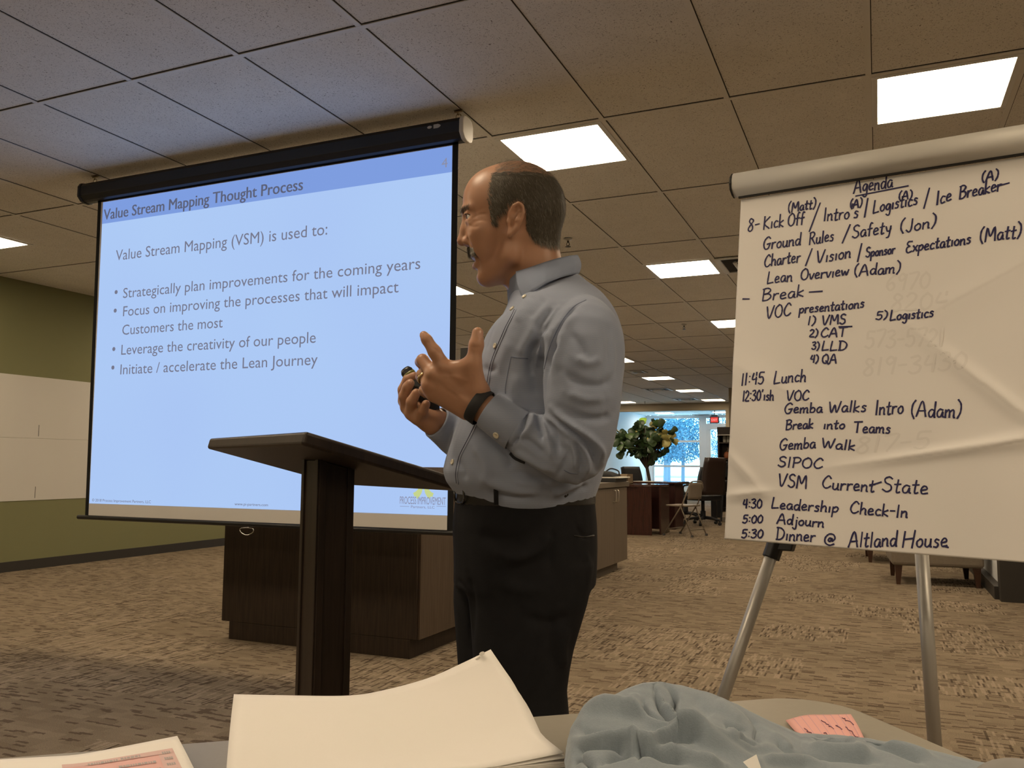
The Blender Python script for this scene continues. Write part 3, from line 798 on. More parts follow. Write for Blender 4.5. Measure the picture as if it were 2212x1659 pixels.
# ---- pen strokes: a small single-stroke hand, letters drawn on a 10-high grid
GL = {
'A': (7, '0,0 3.4,10 6.4,0;1.2,3.6 6,3.8'), 'B': (6, '.6,0 .8,9.6;0,9.4 3,10 5,8.4 3.6,6 1,5.3;1,5.3 4.4,5 5.6,2.6 3.6,.3 .6,0'), 'C': (6.4, '6,8 4,10 1.4,7 .6,3.4 2,.6 4,.4 6.2,2'),
'D': (6.6, '1,9.6 1,0;0,9.8 3.4,9.4 6,6.4 5.6,2.4 3.4,.2 .2,0'), 'E': (5.6, '5.2,9.6 2,9.8 .8,7.6 3.2,5.6;3.2,5.6 .8,4.6 .4,1.8 2,0 5.4,1'), 'G': (6.6, '6,8.4 4,10 1.2,7.6 .4,3.6 2,.2 4.6,.6 6,4.2;3.4,4 6.4,4.4'),
'H': (7.6, '.6,10 0,0;7,10.6 6,-.4;.3,5 6.6,5.6'), 'I': (2.4, '1.2,10 1,0'), 'J': (4.4, '3.6,9.8 3.4,2 2,-.2 .2,1.6'), 'K': (6, '.8,10 .6,0;5.6,9.4 .9,4.6 5.6,.4'), 'L': (5.6, '1,10 .4,.6 1.4,.2 5.2,.6'),
'M': (8, '.4,0 1.2,9.6 3.8,3.4 6.6,9.8 7.4,0'), 'N': (7, '.4,0 .8,9.6 5.8,.4 6.4,10'), 'O': (6.6, '3.6,10 .8,7.6 .4,3 2.6,.2 5.4,1.4 6.2,5.6 5,9 3,10'), 'P': (5.8, '.8,0 1,9.6;.2,9.4 3.4,10 5.4,8 4.2,5.2 1,4.6'),
'Q': (6.8, '3.6,10 .8,7.4 .6,3 2.6,.4 5.2,1.4 6,5.6 4.8,9.2 3,10;3.8,3 6.8,-.8'), 'R': (6, '.6,0 .8,9.8;.2,9.6 3.4,10 5,8 3.4,5.6 1,5;2.4,5.2 5.8,0'), 'S': (5.6, '5,8.8 3.2,10 1,8.6 1.6,6 4.4,4.4 4.8,1.6 2.6,0 .2,1.4'),
'T': (6.4, '0,9.4 6.4,9.8;3,9.6 2.8,0'), 'V': (6.6, '.2,9.8 2.6,.2 6.4,10'), 'W': (8.6, '.2,9.6 2.2,.4 4.2,7 6,.4 8.4,9.8'),
'a': (4.6, '4,4.6 2,5.2 .4,3 1,.4 2.8,.6 4,3.6 4,.8 4.8,.2'), 'b': (4.4, '.6,9.6 .5,.4;.5,3 2.4,5 4,3.2 3.2,.6 .6,.4'), 'c': (4, '3.8,4.6 2,5.2 .5,3 1.4,.4 3.8,.8'), 'd': (4.8, '3.8,4.4 2,5 .4,3 1.2,.3 3,.8 4.2,4;4.4,10 4.2,.8 4.8,.1'),
'e': (4.2, '.6,2.6 3.4,3.4 3,5 1.6,5.2 .4,3 1.2,.4 4,.9'), 'f': (3.6, '3.6,9.4 2.4,10 1.6,7.6 1.4,0;0,5.2 3.4,5.6'), 'g': (4.6, '4,4.6 2,5.2 .4,3.2 1,1 2.8,1.2 4,4.6 4,-2 2.6,-3.8 .6,-2.6'), 'h': (4.6, '.6,9.8 .4,0;.4,2.6 2.4,5 3.8,3.8 3.8,.4 4.4,.1'),
'i': (2, '1,5 .9,.2'), 'j': (2.6, '1.8,5 1.8,-2 .8,-3.8 -.8,-2.4;2,7.2 2.1,7.5'), 'k': (4.4, '.6,9.8 .4,0;3.8,5 .6,2.6 4,.1'), 'l': (2, '1,9.8 .8,.3'), 'm': (6.8, '.4,5 .4,0;.4,3 2,5 3,4 3,.2;3,3.2 4.8,5 5.8,4 5.8,.4 6.6,.2'),
'n': (4.6, '.4,5 .4,0;.4,3 2.4,5 3.6,3.8 3.7,.4 4.4,.2'), 'o': (4.4, '2.4,5 .5,3.4 .8,.8 2.6,.1 4,2 3.4,4.6 2,5'), 'p': (4.6, '.6,5 .2,-4;.5,3.4 2.6,5.2 4.2,3.6 3,.8 .6,.8'), 'r': (3.6, '.6,5 .5,0;.5,3 2,4.8 3.6,4.8'), 's': (3.8, '3.4,4.6 1.8,5.2 1,3.8 3,2.2 2.4,.3 .4,.5'),
't': (3.4, '1.8,8.6 1.4,.8 2.4,.1 3.2,.6;0,5.4 3.4,5.8'), 'u': (4.6, '.5,5 .5,1.2 2,.1 3.6,2 3.8,5;3.8,5 3.8,.6 4.6,.1'), 'v': (4, '.2,5 1.8,.2 4,5'), 'w': (6, '.2,5 1.4,.4 3,4 4.2,.4 6,5'), 'x': (4.2, '.2,5 4,0;4,5 .2,0'), 'y': (4.4, '.4,5 1.6,1.4 3.8,2 4,5;4,5 3,-2.6 1.2,-3.6'),
'0': (5, '2.6,10 .6,7 .6,2.6 2.4,.2 4.4,2.6 4.4,7.4 2.4,10'), '1': (2.2, '1.2,10 1,0'), '2': (4.8, '.4,8 2,10 4,8.2 3.2,5 .4,.4 4.8,.2'), '3': (4.8, '.4,9.2 3,10 4,8 1.8,5.6;1.8,5.6 4.4,4 4,1 1.8,0 .2,1.2'), '4': (4.8, '1.6,9.4 .6,4.4 4.4,4.6;4,10 3.8,0'), '5': (4.8, '4.6,9.8 1.2,9.6 .9,5.6;.9,5.6 3.6,5.8 4.4,2.6 2.6,0 .2,1'),
'6': (4.6, '4,9.8 1,6 .6,2.4 2.4,0 4.2,2 3,4.8 .8,3.4'), '7': (4.6, '.2,9.6 4.6,9.8 1.6,0'), '8': (4.8, '3.8,8.8 2,10 1,7.8 3.6,4.2 3.8,1.2 2,0 .6,2 2,4.8 4,7.4 3.8,9'), '9': (4.6, '4,8 2.2,10 .6,8 1.8,5.6 4,7.6;4.2,9.4 3.4,0'),
'(': (3, '2.6,11 .8,8 .6,3 2.4,-1'), ')': (3, '.4,11 2.4,8 2.4,3 .6,-1'), '/': (3.6, '3.4,11 .2,-1'), '-': (3.4, '.2,4.6 3.2,4.8'), ':': (2, '1,6.6 1.1,7;1,2 1.1,2.4'), "'": (1.8, '1.2,10.6 .6,8.6'),
'@': (8, '5.4,4 4,6 2.8,4.2 4,2.6 5.4,5.6 5.6,3 7.2,5.6 6,8.8 3,9.4 .6,6 1,1.6 4,-.6 7,.6'), ' ': (3.4, ''),
}
LINES = [
 ('Agenda', 1845, 418, 1929, 405, 30), ('(A)', 2121, 395, 2157, 388, 21), ('(Matt)', 1703, 460, 1763, 450, 21), ('8-', 1616, 502, 1641, 497, 27), ('Kick', 1650, 496, 1694, 491, 28), ('Off', 1703, 490, 1738, 485, 27),
 ("Intro's", 1780, 479, 1855, 470, 28), ('(A)', 1837, 451, 1863, 447, 18), ('Logistics', 1887, 461, 1983, 443, 27), ('(A)', 1942, 434, 1971, 430, 18), ('Ice', 2023, 443, 2056, 434, 29), ('Breaker', 2073, 431, 2164, 412, 28),
 ('Ground', 1650, 541, 1731, 529, 26), ('Rules', 1749, 530, 1802, 521, 26), ('Safety', 1842, 516, 1926, 503, 27), ('(Jon)', 1945, 504, 2023, 491, 27),
 ('Charter', 1652, 578, 1730, 567, 26), ('Vision', 1765, 569, 1839, 558, 27), ('Sponsor', 1871, 557, 1934, 548, 21), ('Expectations', 1958, 547, 2098, 527, 24), ('(Matt)', 2117, 526, 2207, 514, 30),
 ('Lean', 1659, 614, 1713, 608, 25), ('Overview', 1731, 607, 1834, 596, 24), ('(Adam)', 1846, 597, 1946, 590, 24), ('Break', 1648, 651, 1738, 642, 26), ('VOC', 1657, 691, 1710, 683, 27), ('presentations', 1728, 678, 1868, 665, 21),
 ('1)', 1746, 703, 1763, 702, 18), ('VMS', 1777, 704, 1828, 700, 21), ('5)', 1893, 691, 1918, 690, 17), ('Logistics', 1924, 694, 2018, 686, 22), ('2)', 1750, 728, 1768, 729, 16), ('CAT', 1774, 730, 1830, 728, 20), ('3)', 1755, 756, 1771, 757, 16), ('LLD', 1777, 758, 1831, 757, 20), ('4)', 1752, 784, 1769, 785, 16), ('QA', 1777, 787, 1809, 786, 20),
 ('11:45', 1604, 834, 1653, 830, 25), ('Lunch', 1675, 830, 1743, 826, 27), ("12:30'ish", 1607, 868, 1674, 866, 22), ('VOC', 1702, 867, 1750, 867, 22), ('Gemba', 1697, 895, 1779, 892, 22), ('Walks', 1792, 893, 1873, 890, 25), ('Intro', 1892, 897, 1953, 894, 31), ('(Adam)', 1969, 901, 2078, 903, 33),
 ('Break', 1700, 930, 1759, 926, 21), ('into', 1781, 928, 1827, 927, 20), ('Teams', 1846, 935, 1925, 937, 24), ('Gemba', 1687, 973, 1764, 969, 24), ('Walk', 1777, 969, 1849, 974, 22), ('SIPOC', 1684, 1009, 1780, 1014, 22), ('VSM', 1685, 1053, 1746, 1056, 28), ('Current', 1778, 1056, 1891, 1063, 27), ('State', 1908, 1062, 2007, 1069, 32),
 ('4:30', 1609, 1099, 1650, 1099, 19), ('Leadership', 1671, 1099, 1814, 1108, 23), ('Check-In', 1838, 1109, 1963, 1120, 26), ('5:00', 1609, 1131, 1652, 1131, 17), ('Adjourn', 1683, 1132, 1783, 1140, 22), ('5:30', 1607, 1163, 1653, 1163, 18), ('Dinner', 1681, 1166, 1764, 1171, 26), ('@', 1783, 1176, 1808, 1177, 24), ('Altland', 1836, 1183, 1940, 1181, 33), ('House', 1953, 1183, 2049, 1182, 34)]
GHOST = [('819-3430', 1865, 812, 2090, 800, 36), ('573-5721', 1870, 752, 2040, 748, 36), ('8204', 1925, 672, 2048, 668, 36), ('6970', 1915, 628, 2010, 622, 34), ('817-5', 1850, 980, 2010, 968, 34)]
EXTRA = [[(1849, 424), (1962, 402)], [(1749, 501), (1772, 439)], [(1868, 470), (1875, 429)], [(1996, 451), (2008, 407)], [(1820, 526), (1837, 486)], [(1741, 575), (1755, 538)], [(1853, 566), (1862, 527)], [(1606, 647), (1620, 647)], [(1749, 632), (1777, 630)], [(1813, 707), (1841, 706)], [(2150, 404), (2180, 396)], [(1880, 1050), (1905, 1042)], [(2040, 1180), (2050, 1183)]]
def ribbons(lines, extra, width, lift):
    mb = MB(); rg = random.Random(3)
    def stroke(uv, w):
        P = [np.array(p) for p in (crom(uv, 5) if len(uv) > 2 else uv)]
        L = []
        for i, p in enumerate(P):
            t = P[min(i+1, len(P)-1)] - P[max(i-1, 0)]; t = t / (np.linalg.norm(t) + 1e-9)
            nn = np.array([-t[1], t[0]]) * w * .5 * (.85 + .3 * rg.random())
            if i == 0: p = p - t * w * .3
            if i == len(P) - 1: p = p + t * w * .3
            L.append((p + nn, p - nn))
        W = [[C0 + ce * q[0] + cv * q[1] + cn * (sheet_z(q[0], q[1]) + lift) for q in pr_] for pr_ in L]
        mb.grid(W)
    for txt, x0, y0, x1, y1, hpx in lines:
        a = np.array(onchart(x0, y0)); b = np.array(onchart(x1, y1)); c = np.array(onchart(x0, y0 - hpx))
        tot = sum(GL[ch][0] + .9 for ch in txt) - .9
        ex_ = (b - a) / tot; ey = (c - a) / 10.0
        x = 0.0
        for ch in txt:
            wch, st = GL[ch]
            jit = rg.uniform(-.35, .35)
            for part in st.split(';'):
                if part:
                    pts = [tuple(map(float, q.split(','))) for q in part.split()]
                    stroke([a + ex_ * (x + px_ + .10 * (py_ - 4)) + ey * (py_ + jit) for px_, py_ in pts], width)
            x += wch + .9
    for e_ in extra: stroke([np.array(onchart(*q)) for q in e_], width)
    return mb
M_INK = mat('marker_ink_blue', (.020, .018, .085), .6)
ribbons(LINES, EXTRA, .0035, .0010).build('handwriting', M_INK, sheet, fix=False)
ribbons(GHOST, [], .0050, .0006).build('bleed_through_writing', mat('bleed_through', (.745, .715, .675), .75), sheet, fix=False)

# ---- easel legs
def leg(p_top, p_mid, rad, name='leg'):
    p_top = np.array(p_top); p_mid = np.array(p_mid); d_ = p_mid - p_top; s_ = (0.012 - p_top[2]) / d_[2]; foot = p_top + d_ * s_
    kn = p_top + d_ * .06
    l = MB().tube([p_top, foot + (p_top - foot) * .20], rad, 14).tube([foot + (p_top - foot) * .22, foot], rad * .86, 14).build(name, M_ALU, ease, smooth=True)
    MB().lathe([(rad * .9, -.012), (rad * 1.2, .0), (rad * 1.1, .03)], foot, 12).build('rubber_foot', M_EBLACK, l)
    return foot
back = C0 - cn * .045
tl_ = atd(1690, 1130, 2.06); ml_ = atd(1574, 1470, 1.99)
leg(tl_, ml_, .0145)
cl_ = atd(1671, 1188, 2.05); du = (tl_ - ml_); du /= np.linalg.norm(du)
jb = MB().tube([cl_ + du * .06, cl_ - du * .022], .0215, 8)
jb.obox(cl_ - ce * .004 + du * .0 - cn * .015, ce * .05, du * .03, cn * .03)
jb.build('leg_joint', M_EBLACK, ease, bevel=.003)
tr_ = atd(1988, 1150, 2.10); mr_ = atd(2016, 1560, 2.06)
leg(tr_, mr_, .0165)
tr2 = C0 + ce * .56 + cv * .0 - cn * .07; leg(tr2 + np.array([0, 0, .15]), tr2 + np.array([.16, -.10, -.35]), .0145)
apex = C0 + ce * .35 + cv * (CH - .05) - cn * .05
post = MB()
for q in (tl_, tr_, tr2 + np.array([0, 0, .15])): post.tube([apex, q], .014, 10)
post.obox(apex - ce * .05 - cv * .05 - cn * .02, ce * .10, cv * .10, cn * .05)
post.build('upper_frame', M_ALU, ease)
# ------------------------------------------------------------------ lectern
M_LECT = wood('lectern_wood', (.020, .013, .009), (.034, .022, .015), 5, (16, 16, 1.0), .42, .4)
le = np.array([-.8600, .5103, 0]); le /= np.linalg.norm(le); lp = np.array([.5103, .86, 0]); lp /= np.linalg.norm(lp)
LB = atd(660, 931, 1.75); LA = LB + le * .6759
sl_ = .392; dz_ = -(LB[2] - 1.0028) * .392 / .354
cen = LB + le * .36 + lp * .19
lect = thing('lectern', 'dark wooden lectern with a slanted top in front of the screen', 'lectern', (float(cen[0]), float(cen[1]), 0))
down = lp * sl_ + np.array([0, 0, dz_]); dn = down / np.linalg.norm(down); nup = np.cross(dn, -le); nup /= np.linalg.norm(nup)
if nup[2] < 0: nup = -nup
MB().obox(LB, le * .6759, down, -nup * .030).build('slanted_top', M_LECT, lect, bevel=.007, seg=3)
MB().obox(LB + down - dn * .018, le * .6759, nup * .024, dn * .018).build('book_ledge', wood('ledge_wood', (.05, .032, .022), (.075, .05, .035)), lect, bevel=.003)
K0 = atd(690, 1003, 1.95); K0[2] = 0; w1, w2 = .0976, .0876
col = MB()
hz_ = lambda q: LB[2] + dz_ * (np.dot(q - LB, lp) / sl_) - .031
cc = [K0, K0 + le * w1, K0 + le * w1 + lp * w2, K0 + lp * w2]
col.add([(*q[:2], .03) for q in cc] + [(*q[:2], hz_(q)) for q in cc], [(0, 3, 2, 1), (4, 5, 6, 7), (0, 1, 5, 4), (1, 2, 6, 5), (2, 3, 7, 6), (3, 0, 4, 7)])
col.build('column', M_LECT, lect, bevel=.002)
# edge strips that frame the column's faces
for a, d1_, w in ((K0, le, w1), (K0, lp, w2)):
    o_ = -lp if d1_ is le else -le
    for s0 in (0.0, w - .016):
        p = a + d1_ * s0 + o_ * .004; p = np.array([p[0], p[1], .035]); MB().obox(p, d1_ * .016, (0, 0, hz_(p) - .034), -o_ * .006).build('edge_strip', M_LECT, lect, bevel=.001)
bc = K0 + le * w1 / 2 + lp * w2 / 2
MB().obox(np.array([*(bc - le * .20 - lp * .16)[:2], 0]), le * .40, lp * .32, (0, 0, .03)).build('base_plate', M_LECT, lect, bevel=.005)

# ------------------------------------------------------------------ long counter behind the screen
M_DARKW = wood('espresso_laminate', (.020, .0135, .009), (.038, .025, .016), 5, (18, 18, .9), .5, .3)
M_MIDW = wood('brown_laminate', (.060, .041, .028), (.088, .062, .043), 5, (18, 18, .9), .5, .3)
isl = thing('island_counter', 'dark wood island counter standing behind the lectern and screen', 'counter', (-2.9, 4.9, 0))
MB().box((-3.575, 3.957, .10), (-2.262, 6.0, .845)).build('carcass', M_DARKW, isl, bevel=.003)
MB().box((-2.262, 3.957 + .018, .10), (-2.25, 6.0, .845)).build('end_panel', M_MIDW, isl, bevel=.001)
MB().box((-3.515, 3.957, 0), (-2.30, 5.95, .0995)).build('toe_kick', M_DARKW, isl)
MB().box((-3.60, 3.93, .8455), (-2.23, 6.02, .886)).build('worktop', mat('worktop_grey', (.16, .15, .135), .4), isl, bevel=.004)
M_TAUPE = wood('taupe_laminate', (.105, .082, .058), (.13, .102, .074), 4, (20, 20, .8), .5, .3)
cab = thing('base_cabinet', 'taupe wood base cabinet with two D handles right of the man', 'cabinet', (-2.65, 7.3, 0))
MB().box((-2.95, 6.10, .08), (-2.352, 8.30, .808)).build('carcass', M_TAUPE, cab, bevel=.002)
MB().box((-2.9, 6.15, 0), (-2.39, 8.13, .0795)).build('toe_kick', mat('toe_kick_taupe', (.10, .08, .06), .6), cab)
MB().box((-2.98, 6.06, .8085), (-2.318, 8.33, .857)).build('worktop', mat('worktop_taupe', (.125, .105, .082), .4), cab, bevel=.003)
ysp = float(atx(1326, 1100, -2.335)[1])
for y0, y1, hy in ((6.12, 6.86, 6.80), (6.864, ysp - .003, ysp - .045), (ysp + .001, 8.29, ysp + .045)):
    dr = MB().box((-2.351, y0, .085), (-2.332, y1, .800)).build('cabinet_door', M_TAUPE, cab, bevel=.002)
    hz0 = float(atx(1326, 1072, -2.31)[2])
    MB().tube(crom([(-2.331, hy, hz0 + .055), (-2.305, hy, hz0 + .053), (-2.298, hy, hz0 + .03), (-2.298, hy, hz0 - .03), (-2.305, hy, hz0 - .053), (-2.331, hy, hz0 - .055)], 4), .005, 8).build('door_handle', mat('brushed_nickel', (.55, .5, .43), .3, .9), dr, smooth=True)
# things lying on it
def on_cab(px, py): return atx(px, py, -2.6)
p = on_cab(1308, 1033)
CX = float(aty(1316, 1030, 8.05)[0])
MB_ = MB().box((CX - .13, 7.82, .8575), (CX + .13, 8.22, .895)); tag(MB_.build('document_tray', mat('tray_dark', (.02, .02, .02), .5), bevel=.004), 'dark flat document tray on the taupe cabinet worktop', 'tray')
tag(MB().box((CX - .13, 7.84, .8955), (CX + .16, 8.24, .907)).build('paper_ream', mat('ream_white', (.7, .68, .62), .7), bevel=.001), 'white paper pad lying on the dark tray on the cabinet', 'paper')
lp_ = thing('laptop_bag', 'black soft bag lying on the white paper pad', 'bag', (CX, 8.0, .908))
G_ = [[(CX - .13 + .22 * u / 8, 7.86 + .30 * v / 8, .9135 + .045 * (math.sin(math.pi * u / 8) * math.sin(math.pi * v / 8)) ** .5) for v in range(9)] for u in range(9)]
MB().grid(G_).build('bag_body', mat('bag_black', (.014, .014, .015), .8), lp_, smooth=True, solid=.008)
MB().tube(crom([(CX - .05, 8.05, .945), (CX + .0, 8.10, .985), (CX + .07, 8.12, .965), (CX + .09, 8.10, .925)], 5), .007, 8).build('bag_handle', mat('bag_black', (.014, .014, .015), .8), lp_, smooth=True)
# monitor seen between the screen edge and the thumb
tv = thing('monitor', 'black flat monitor on the island counter, its corner seen behind the thumb', 'monitor', (-2.75, 5.4, .887))
q = aty(997, 752, 5.4)
MB().box((float(q[0]), 5.38, 1.10), (float(q[0]) + .62, 5.42, float(q[2]))).build('display', mat('monitor_black', (.010, .009, .008), .35), tv, bevel=.004)
MB().box((float(q[0]), 5.379, float(q[2]) - .002), (float(q[0]) + .62, 5.421, float(q[2]) + .006)).build('top_bezel', mat('bezel_grey', (.22, .19, .16), .5), tv)
MB().box((float(q[0]) + .27, 5.385, .895), (float(q[0]) + .35, 5.415, 1.12)).box((float(q[0]) + .16, 5.28, .8865), (float(q[0]) + .46, 5.52, .898)).build('stand', mat('monitor_black', (.01, .01, .01)), tv, bevel=.003)

# ------------------------------------------------------------------ reddish desk and chairs at the back
M_MAHOG = wood('mahogany_laminate', (.030, .009, .007), (.045, .014, .010), 4, (12, 12, .8), .22, .6)
M_MAHOGD = wood('mahogany_dark', (.028, .008, .006), (.045, .012, .009), 4, (12, 12, .8), .4, .4)
desk = thing('office_desk', 'reddish brown desk with rounded end behind the taupe cabinet', 'desk', (-3.6, 12.8, 0))
M_DTOP = mat('desk_top_polish', (.055, .022, .017), .12, spec=.7, coat=1.0)
def slab(poly, z0, z1, name, m, par, bev=.006):
    return MB().prism(poly, (1, 0, 0), (0, 1, 0), (0, 0, z0), (0, 0, z1 - z0)).build(name, m, par, bevel=bev)
arc = [(-3.42 + .52 * math.cos(a), 12.62 + .52 * math.sin(a)) for a in np.linspace(-math.pi / 2, math.pi / 2, 14)]
slab([(-5.0, 12.10)] + arc + [(-5.0, 13.14)], .700, .735, 'desktop', M_DTOP, desk)
MB().box((-3.55, 12.15, 0), (-3.05, 12.17, .699)).box((-2.985, 12.35, 0), (-2.96, 12.9, .699)).box((-4.9, 12.15, 0), (-3.55, 12.17, .699)).build('front_panel', M_MAHOG, desk)
MB().box((-4.9, 12.9, 0), (-4.4, 13.1, .699)).build('pedestal', M_MAHOGD, desk)
dk2 = thing('return_desk', 'second reddish desk section behind the rounded desk end', 'desk', (-3.6, 14.2, 0))
slab([(-4.9, 13.35), (-2.95, 13.35), (-2.92, 14.2), (-4.9, 14.2)], .72, .75, 'desktop', M_DTOP, dk2)
MB().box((-3.55, 13.45, 0), (-3.0, 13.48, .719)).box((-3.3, 13.5, 0), (-3.0, 14.1, .719)).build('front_panel', M_MAHOGD, dk2)
tag(MB().prism([(-.27, -.14), (.10, -.16), (.26, .02), (.05, .16), (-.20, .10)], (1, 0, 0), (0, 1, 0), (-3.45, 13.75, .7505), (0, 0, .004)).build('loose_papers', mat('ream_white', (.7, .7, .7))), 'loose white papers on the second reddish desk', 'paper')
bx = atd(1349, 1028, 13.2)
cb = thing('cardboard_box', 'low open brown cardboard box on the reddish desk', 'box', (float(bx[0]), float(bx[1]), .736))
cbm = mat('cardboard', (.20, .145, .085), .8)
b0 = np.array([bx[0] - .20, 12.35, .7355]); w_, d_, h_ = .40, .30, .145
m_ = MB().box(b0, b0 + [w_, d_, .006]).box(b0, b0 + [w_, .006, h_]).box(b0 + [0, d_ - .006, 0], b0 + [w_, d_, h_]).box(b0, b0 + [.006, d_, h_]).box(b0 + [w_ - .006, 0, 0], b0 + [w_, d_, h_]); m_.build('box_body', cbm, cb)
MB().obox(b0 + [0, 0, h_], (w_, 0, 0), (0, -.06, -.05), (0, .004, .003)).build('box_flap', cbm, cb)

def folding_chair():
    r = thing('folding_chair', 'x', 'chair')
    m = mat('folding_chair_beige', (.20, .165, .125), .45, .2)
    # faces -x; width along y
    for y in (-.21, .21):
        MB().tube(crom([(.20, y, .015), (.05, y, .44), (-.02, y, .0)], 1)[:0] + [(-.22, y * 1.05, .012), (.10, y, .47), (.19, y * .93, .70), (.20, y * .80, .755)], .011, 8).build('front_leg', m, r, smooth=True)
        MB().tube([(.24, y * .93, .012), (.06, y * .93, .42), (.04, y * .93, .45)], .010, 8).build('rear_leg', m, r, smooth=True)
        MB().box((-.23, y * 1.05 - .013, 0), (-.20, y * 1.05 + .013, .03)).box((.225, y * .93 - .013, 0), (.255, y * .93 + .013, .03)).build('foot_cap', mat('rubber_grey', (.06, .06, .06)), r)
    MB().tube(crom([(.20, -.17, .755), (.203, -.12, .785), (.203, 0, .79), (.203, .12, .785), (.20, .17, .755)], 4), .011, 8).build('top_rail', m, r, smooth=True)
    G = [[(.175 + .025 * (1 - (v / 4 - 1) ** 2) * 1.0 - .0 + .03 * (u / 6) - .01, -.185 + .37 * v / 8, .53 + .245 * u / 6 * (1 - .10 * abs(v / 4 - 1) ** 3)) for v in range(9)] for u in range(7)]
    MB().grid(G).build('backrest', m, r, smooth=True, solid=.008)
    poly = [(-.22, -.17), (-.18, -.2), (.15, -.19), (.17, 0), (.15, .19), (-.18, .2), (-.22, .17)]
    MB().prism(poly, (1, 0, 0), (0, 1, 0), (0, 0, .425), (0, 0, .022)).build('seat', m, r, bevel=.008)
    MB().tube([(-.16, -.215, .10), (-.16, .215, .10)], .008, 8).build('crossbar', m, r, smooth=True)
    MB().tube([(.205, -.195, .10), (.205, .195, .10)], .008, 8).build('crossbar', m, r, smooth=True)
    return r
fc = folding_chair(); instance(fc, (-2.62, 12.40, 0), math.radians(-20), 'beige metal folding chair beside the reddish desk'); purge(fc)

M_CHB = mat('chair_black', (.012, .012, .014), .6)
def office_chair(high=True):
    r = thing('office_chair', 'x', 'chair')
    lea = mat('chair_leather_brown', (.024, .013, .010), .4) if high else M_CHB
    zt_ = 1.15 if high else .98
    G = [[(.24 + .07 * (u / 8) + .03 * math.cos((v / 6 - .5) * 2.4) - .02 * math.sin(u / 8 * math.pi), (-.25 + .50 * v / 6) * (1 - .12 * (u / 8) ** 2), .52 + (zt_ - .52) * u / 8) for v in range(7)] for u in range(9)]
    MB().grid(G).build('backrest', lea, r, smooth=True, solid=.06)
    MB().prism([(-.26, -.22), (-.20, -.26), (.22, -.25), (.25, 0), (.22, .25), (-.20, .26), (-.26, .22)], (1, 0, 0), (0, 1, 0), (0, 0, .42), (0, 0, .09)).build('seat', M_CHB, r, bevel=.03, seg=3)
    for y in (-.29, .29):
        MB().tube(crom([(.20, y, .50), (.22, y, .64), (.10, y, .68), (-.14, y, .67), (-.17, y, .58), (-.08, y, .47)], 4), .016, 8).build('armrest', M_CHB, r, smooth=True)
    MB().tube([(0, 0, .42), (0, 0, .22)], .03, 10).tube([(0, 0, .24), (0, 0, .09)], .045, 10).build('gas_column', M_CHB, r, smooth=True)
    for k in range(5):
        a = 2 * math.pi * k / 5 + .35; c_, s_ = math.cos(a), math.sin(a)
        l = MB().tube([(0, 0, .13), (.17 * c_, .17 * s_, .115), (.31 * c_, .31 * s_, .085)], [.028, .024, .018], 8).tube([(.31 * c_, .31 * s_, .09), (.31 * c_, .31 * s_, .055)], .012, 8).build('base_leg', M_CHB, r, smooth=True)
        MB().lathe([(.012, -.022), (.028, -.02), (.028, .02), (.012, .022)], (.31 * c_, .31 * s_, .029), 14, (-s_, c_, 0)).build('castor', M_CHB, l)
    return r
oc = office_chair(); instance(oc, (float(aty(1517, 1000, 14.75)[0]), 14.75, 0), math.radians(-36), 'tall dark leather office chair on castors behind the folding chair'); purge(oc)
oc = office_chair(False)
instance(oc, (float(aty(1480, 1000, 16.0)[0]), 16.0, 0), math.radians(15), 'black office chair with hoop armrests behind the second desk')
instance(oc, (float(aty(1388, 1000, 15.3)[0]), 15.3, 0), math.radians(150), 'black office chair half hidden by the fig tree trunk')
purge(oc)

# tall dark table and shelves by the opening
bt = thing('bar_table', 'tall dark table by the cased opening, left of the flip chart', 'table', (-2.5, 16.6, 0))
MB().box((-3.0, 16.3, 1.00), (-1.9, 17.0, 1.05)).build('tabletop', M_CHB, bt, bevel=.006)
for x, y in ((-2.9, 16.4), (-2.0, 16.4), (-2.9, 16.9), (-2.0, 16.9)): MB().box((x - .05, y - .05, 0), (x + .05, y + .05, .999)).build('leg', M_CHB, bt)
MB().box((-2.86, 16.42, .80), (-2.04, 16.44, .99)).box((-2.86, 16.86, .80), (-2.04, 16.88, .99)).build('apron', M_CHB, bt)
def bar_stool():
    r = thing('bar_stool', 'x', 'stool')
    MB().prism([(-.19, -.18), (.19, -.19), (.19, .19), (-.19, .18)], (1, 0, 0), (0, 1, 0), (0, 0, .70), (0, 0, .05)).build('seat', M_CHB, r, bevel=.015)
    for x in (-.16, .16):
        for y in (-.16, .16): MB().tube([(x, y, .70), (x * 1.25, y * 1.25, .008)], [.022, .016], 8).build('leg', M_CHB, r)
    for k in range(5): MB().tube([(.17, -.14 + .07 * k, .74), (.24, -.16 + .08 * k, 1.06)], .010, 6).build('back_slat', M_CHB, r)
    MB().tube([(.24, -.18, 1.06), (.25, 0, 1.075), (.24, .18, 1.06)], .018, 8).build('top_rail', M_CHB, r)
    MB().tube([(-.18, -.18, .25), (.18, -.18, .25)], .010, 6).tube([(-.18, .18, .25), (.18, .18, .25)], .010, 6).build('stretcher', M_CHB, r)
    return r
bs = bar_stool()
instance(bs, (-1.55, 16.6, 0), math.radians(0), 'dark bar stool hidden at the right end of the tall table')
instance(bs, (-2.42, 15.85, 0), math.radians(260), 'dark bar stool tucked in front of the tall dark table')
purge(bs)
bk = thing('bookcase', 'tall dark bookcase with a pale shelf line in the opening', 'bookcase', (-2.9, 18.9, 0))
p0 = aty(1551, 925, 19.0); x0, zt2 = float(p0[0]), float(p0[2]) + .02
M_BKD = wood('bookcase_dark', (.022, .013, .009), (.036, .022, .015))
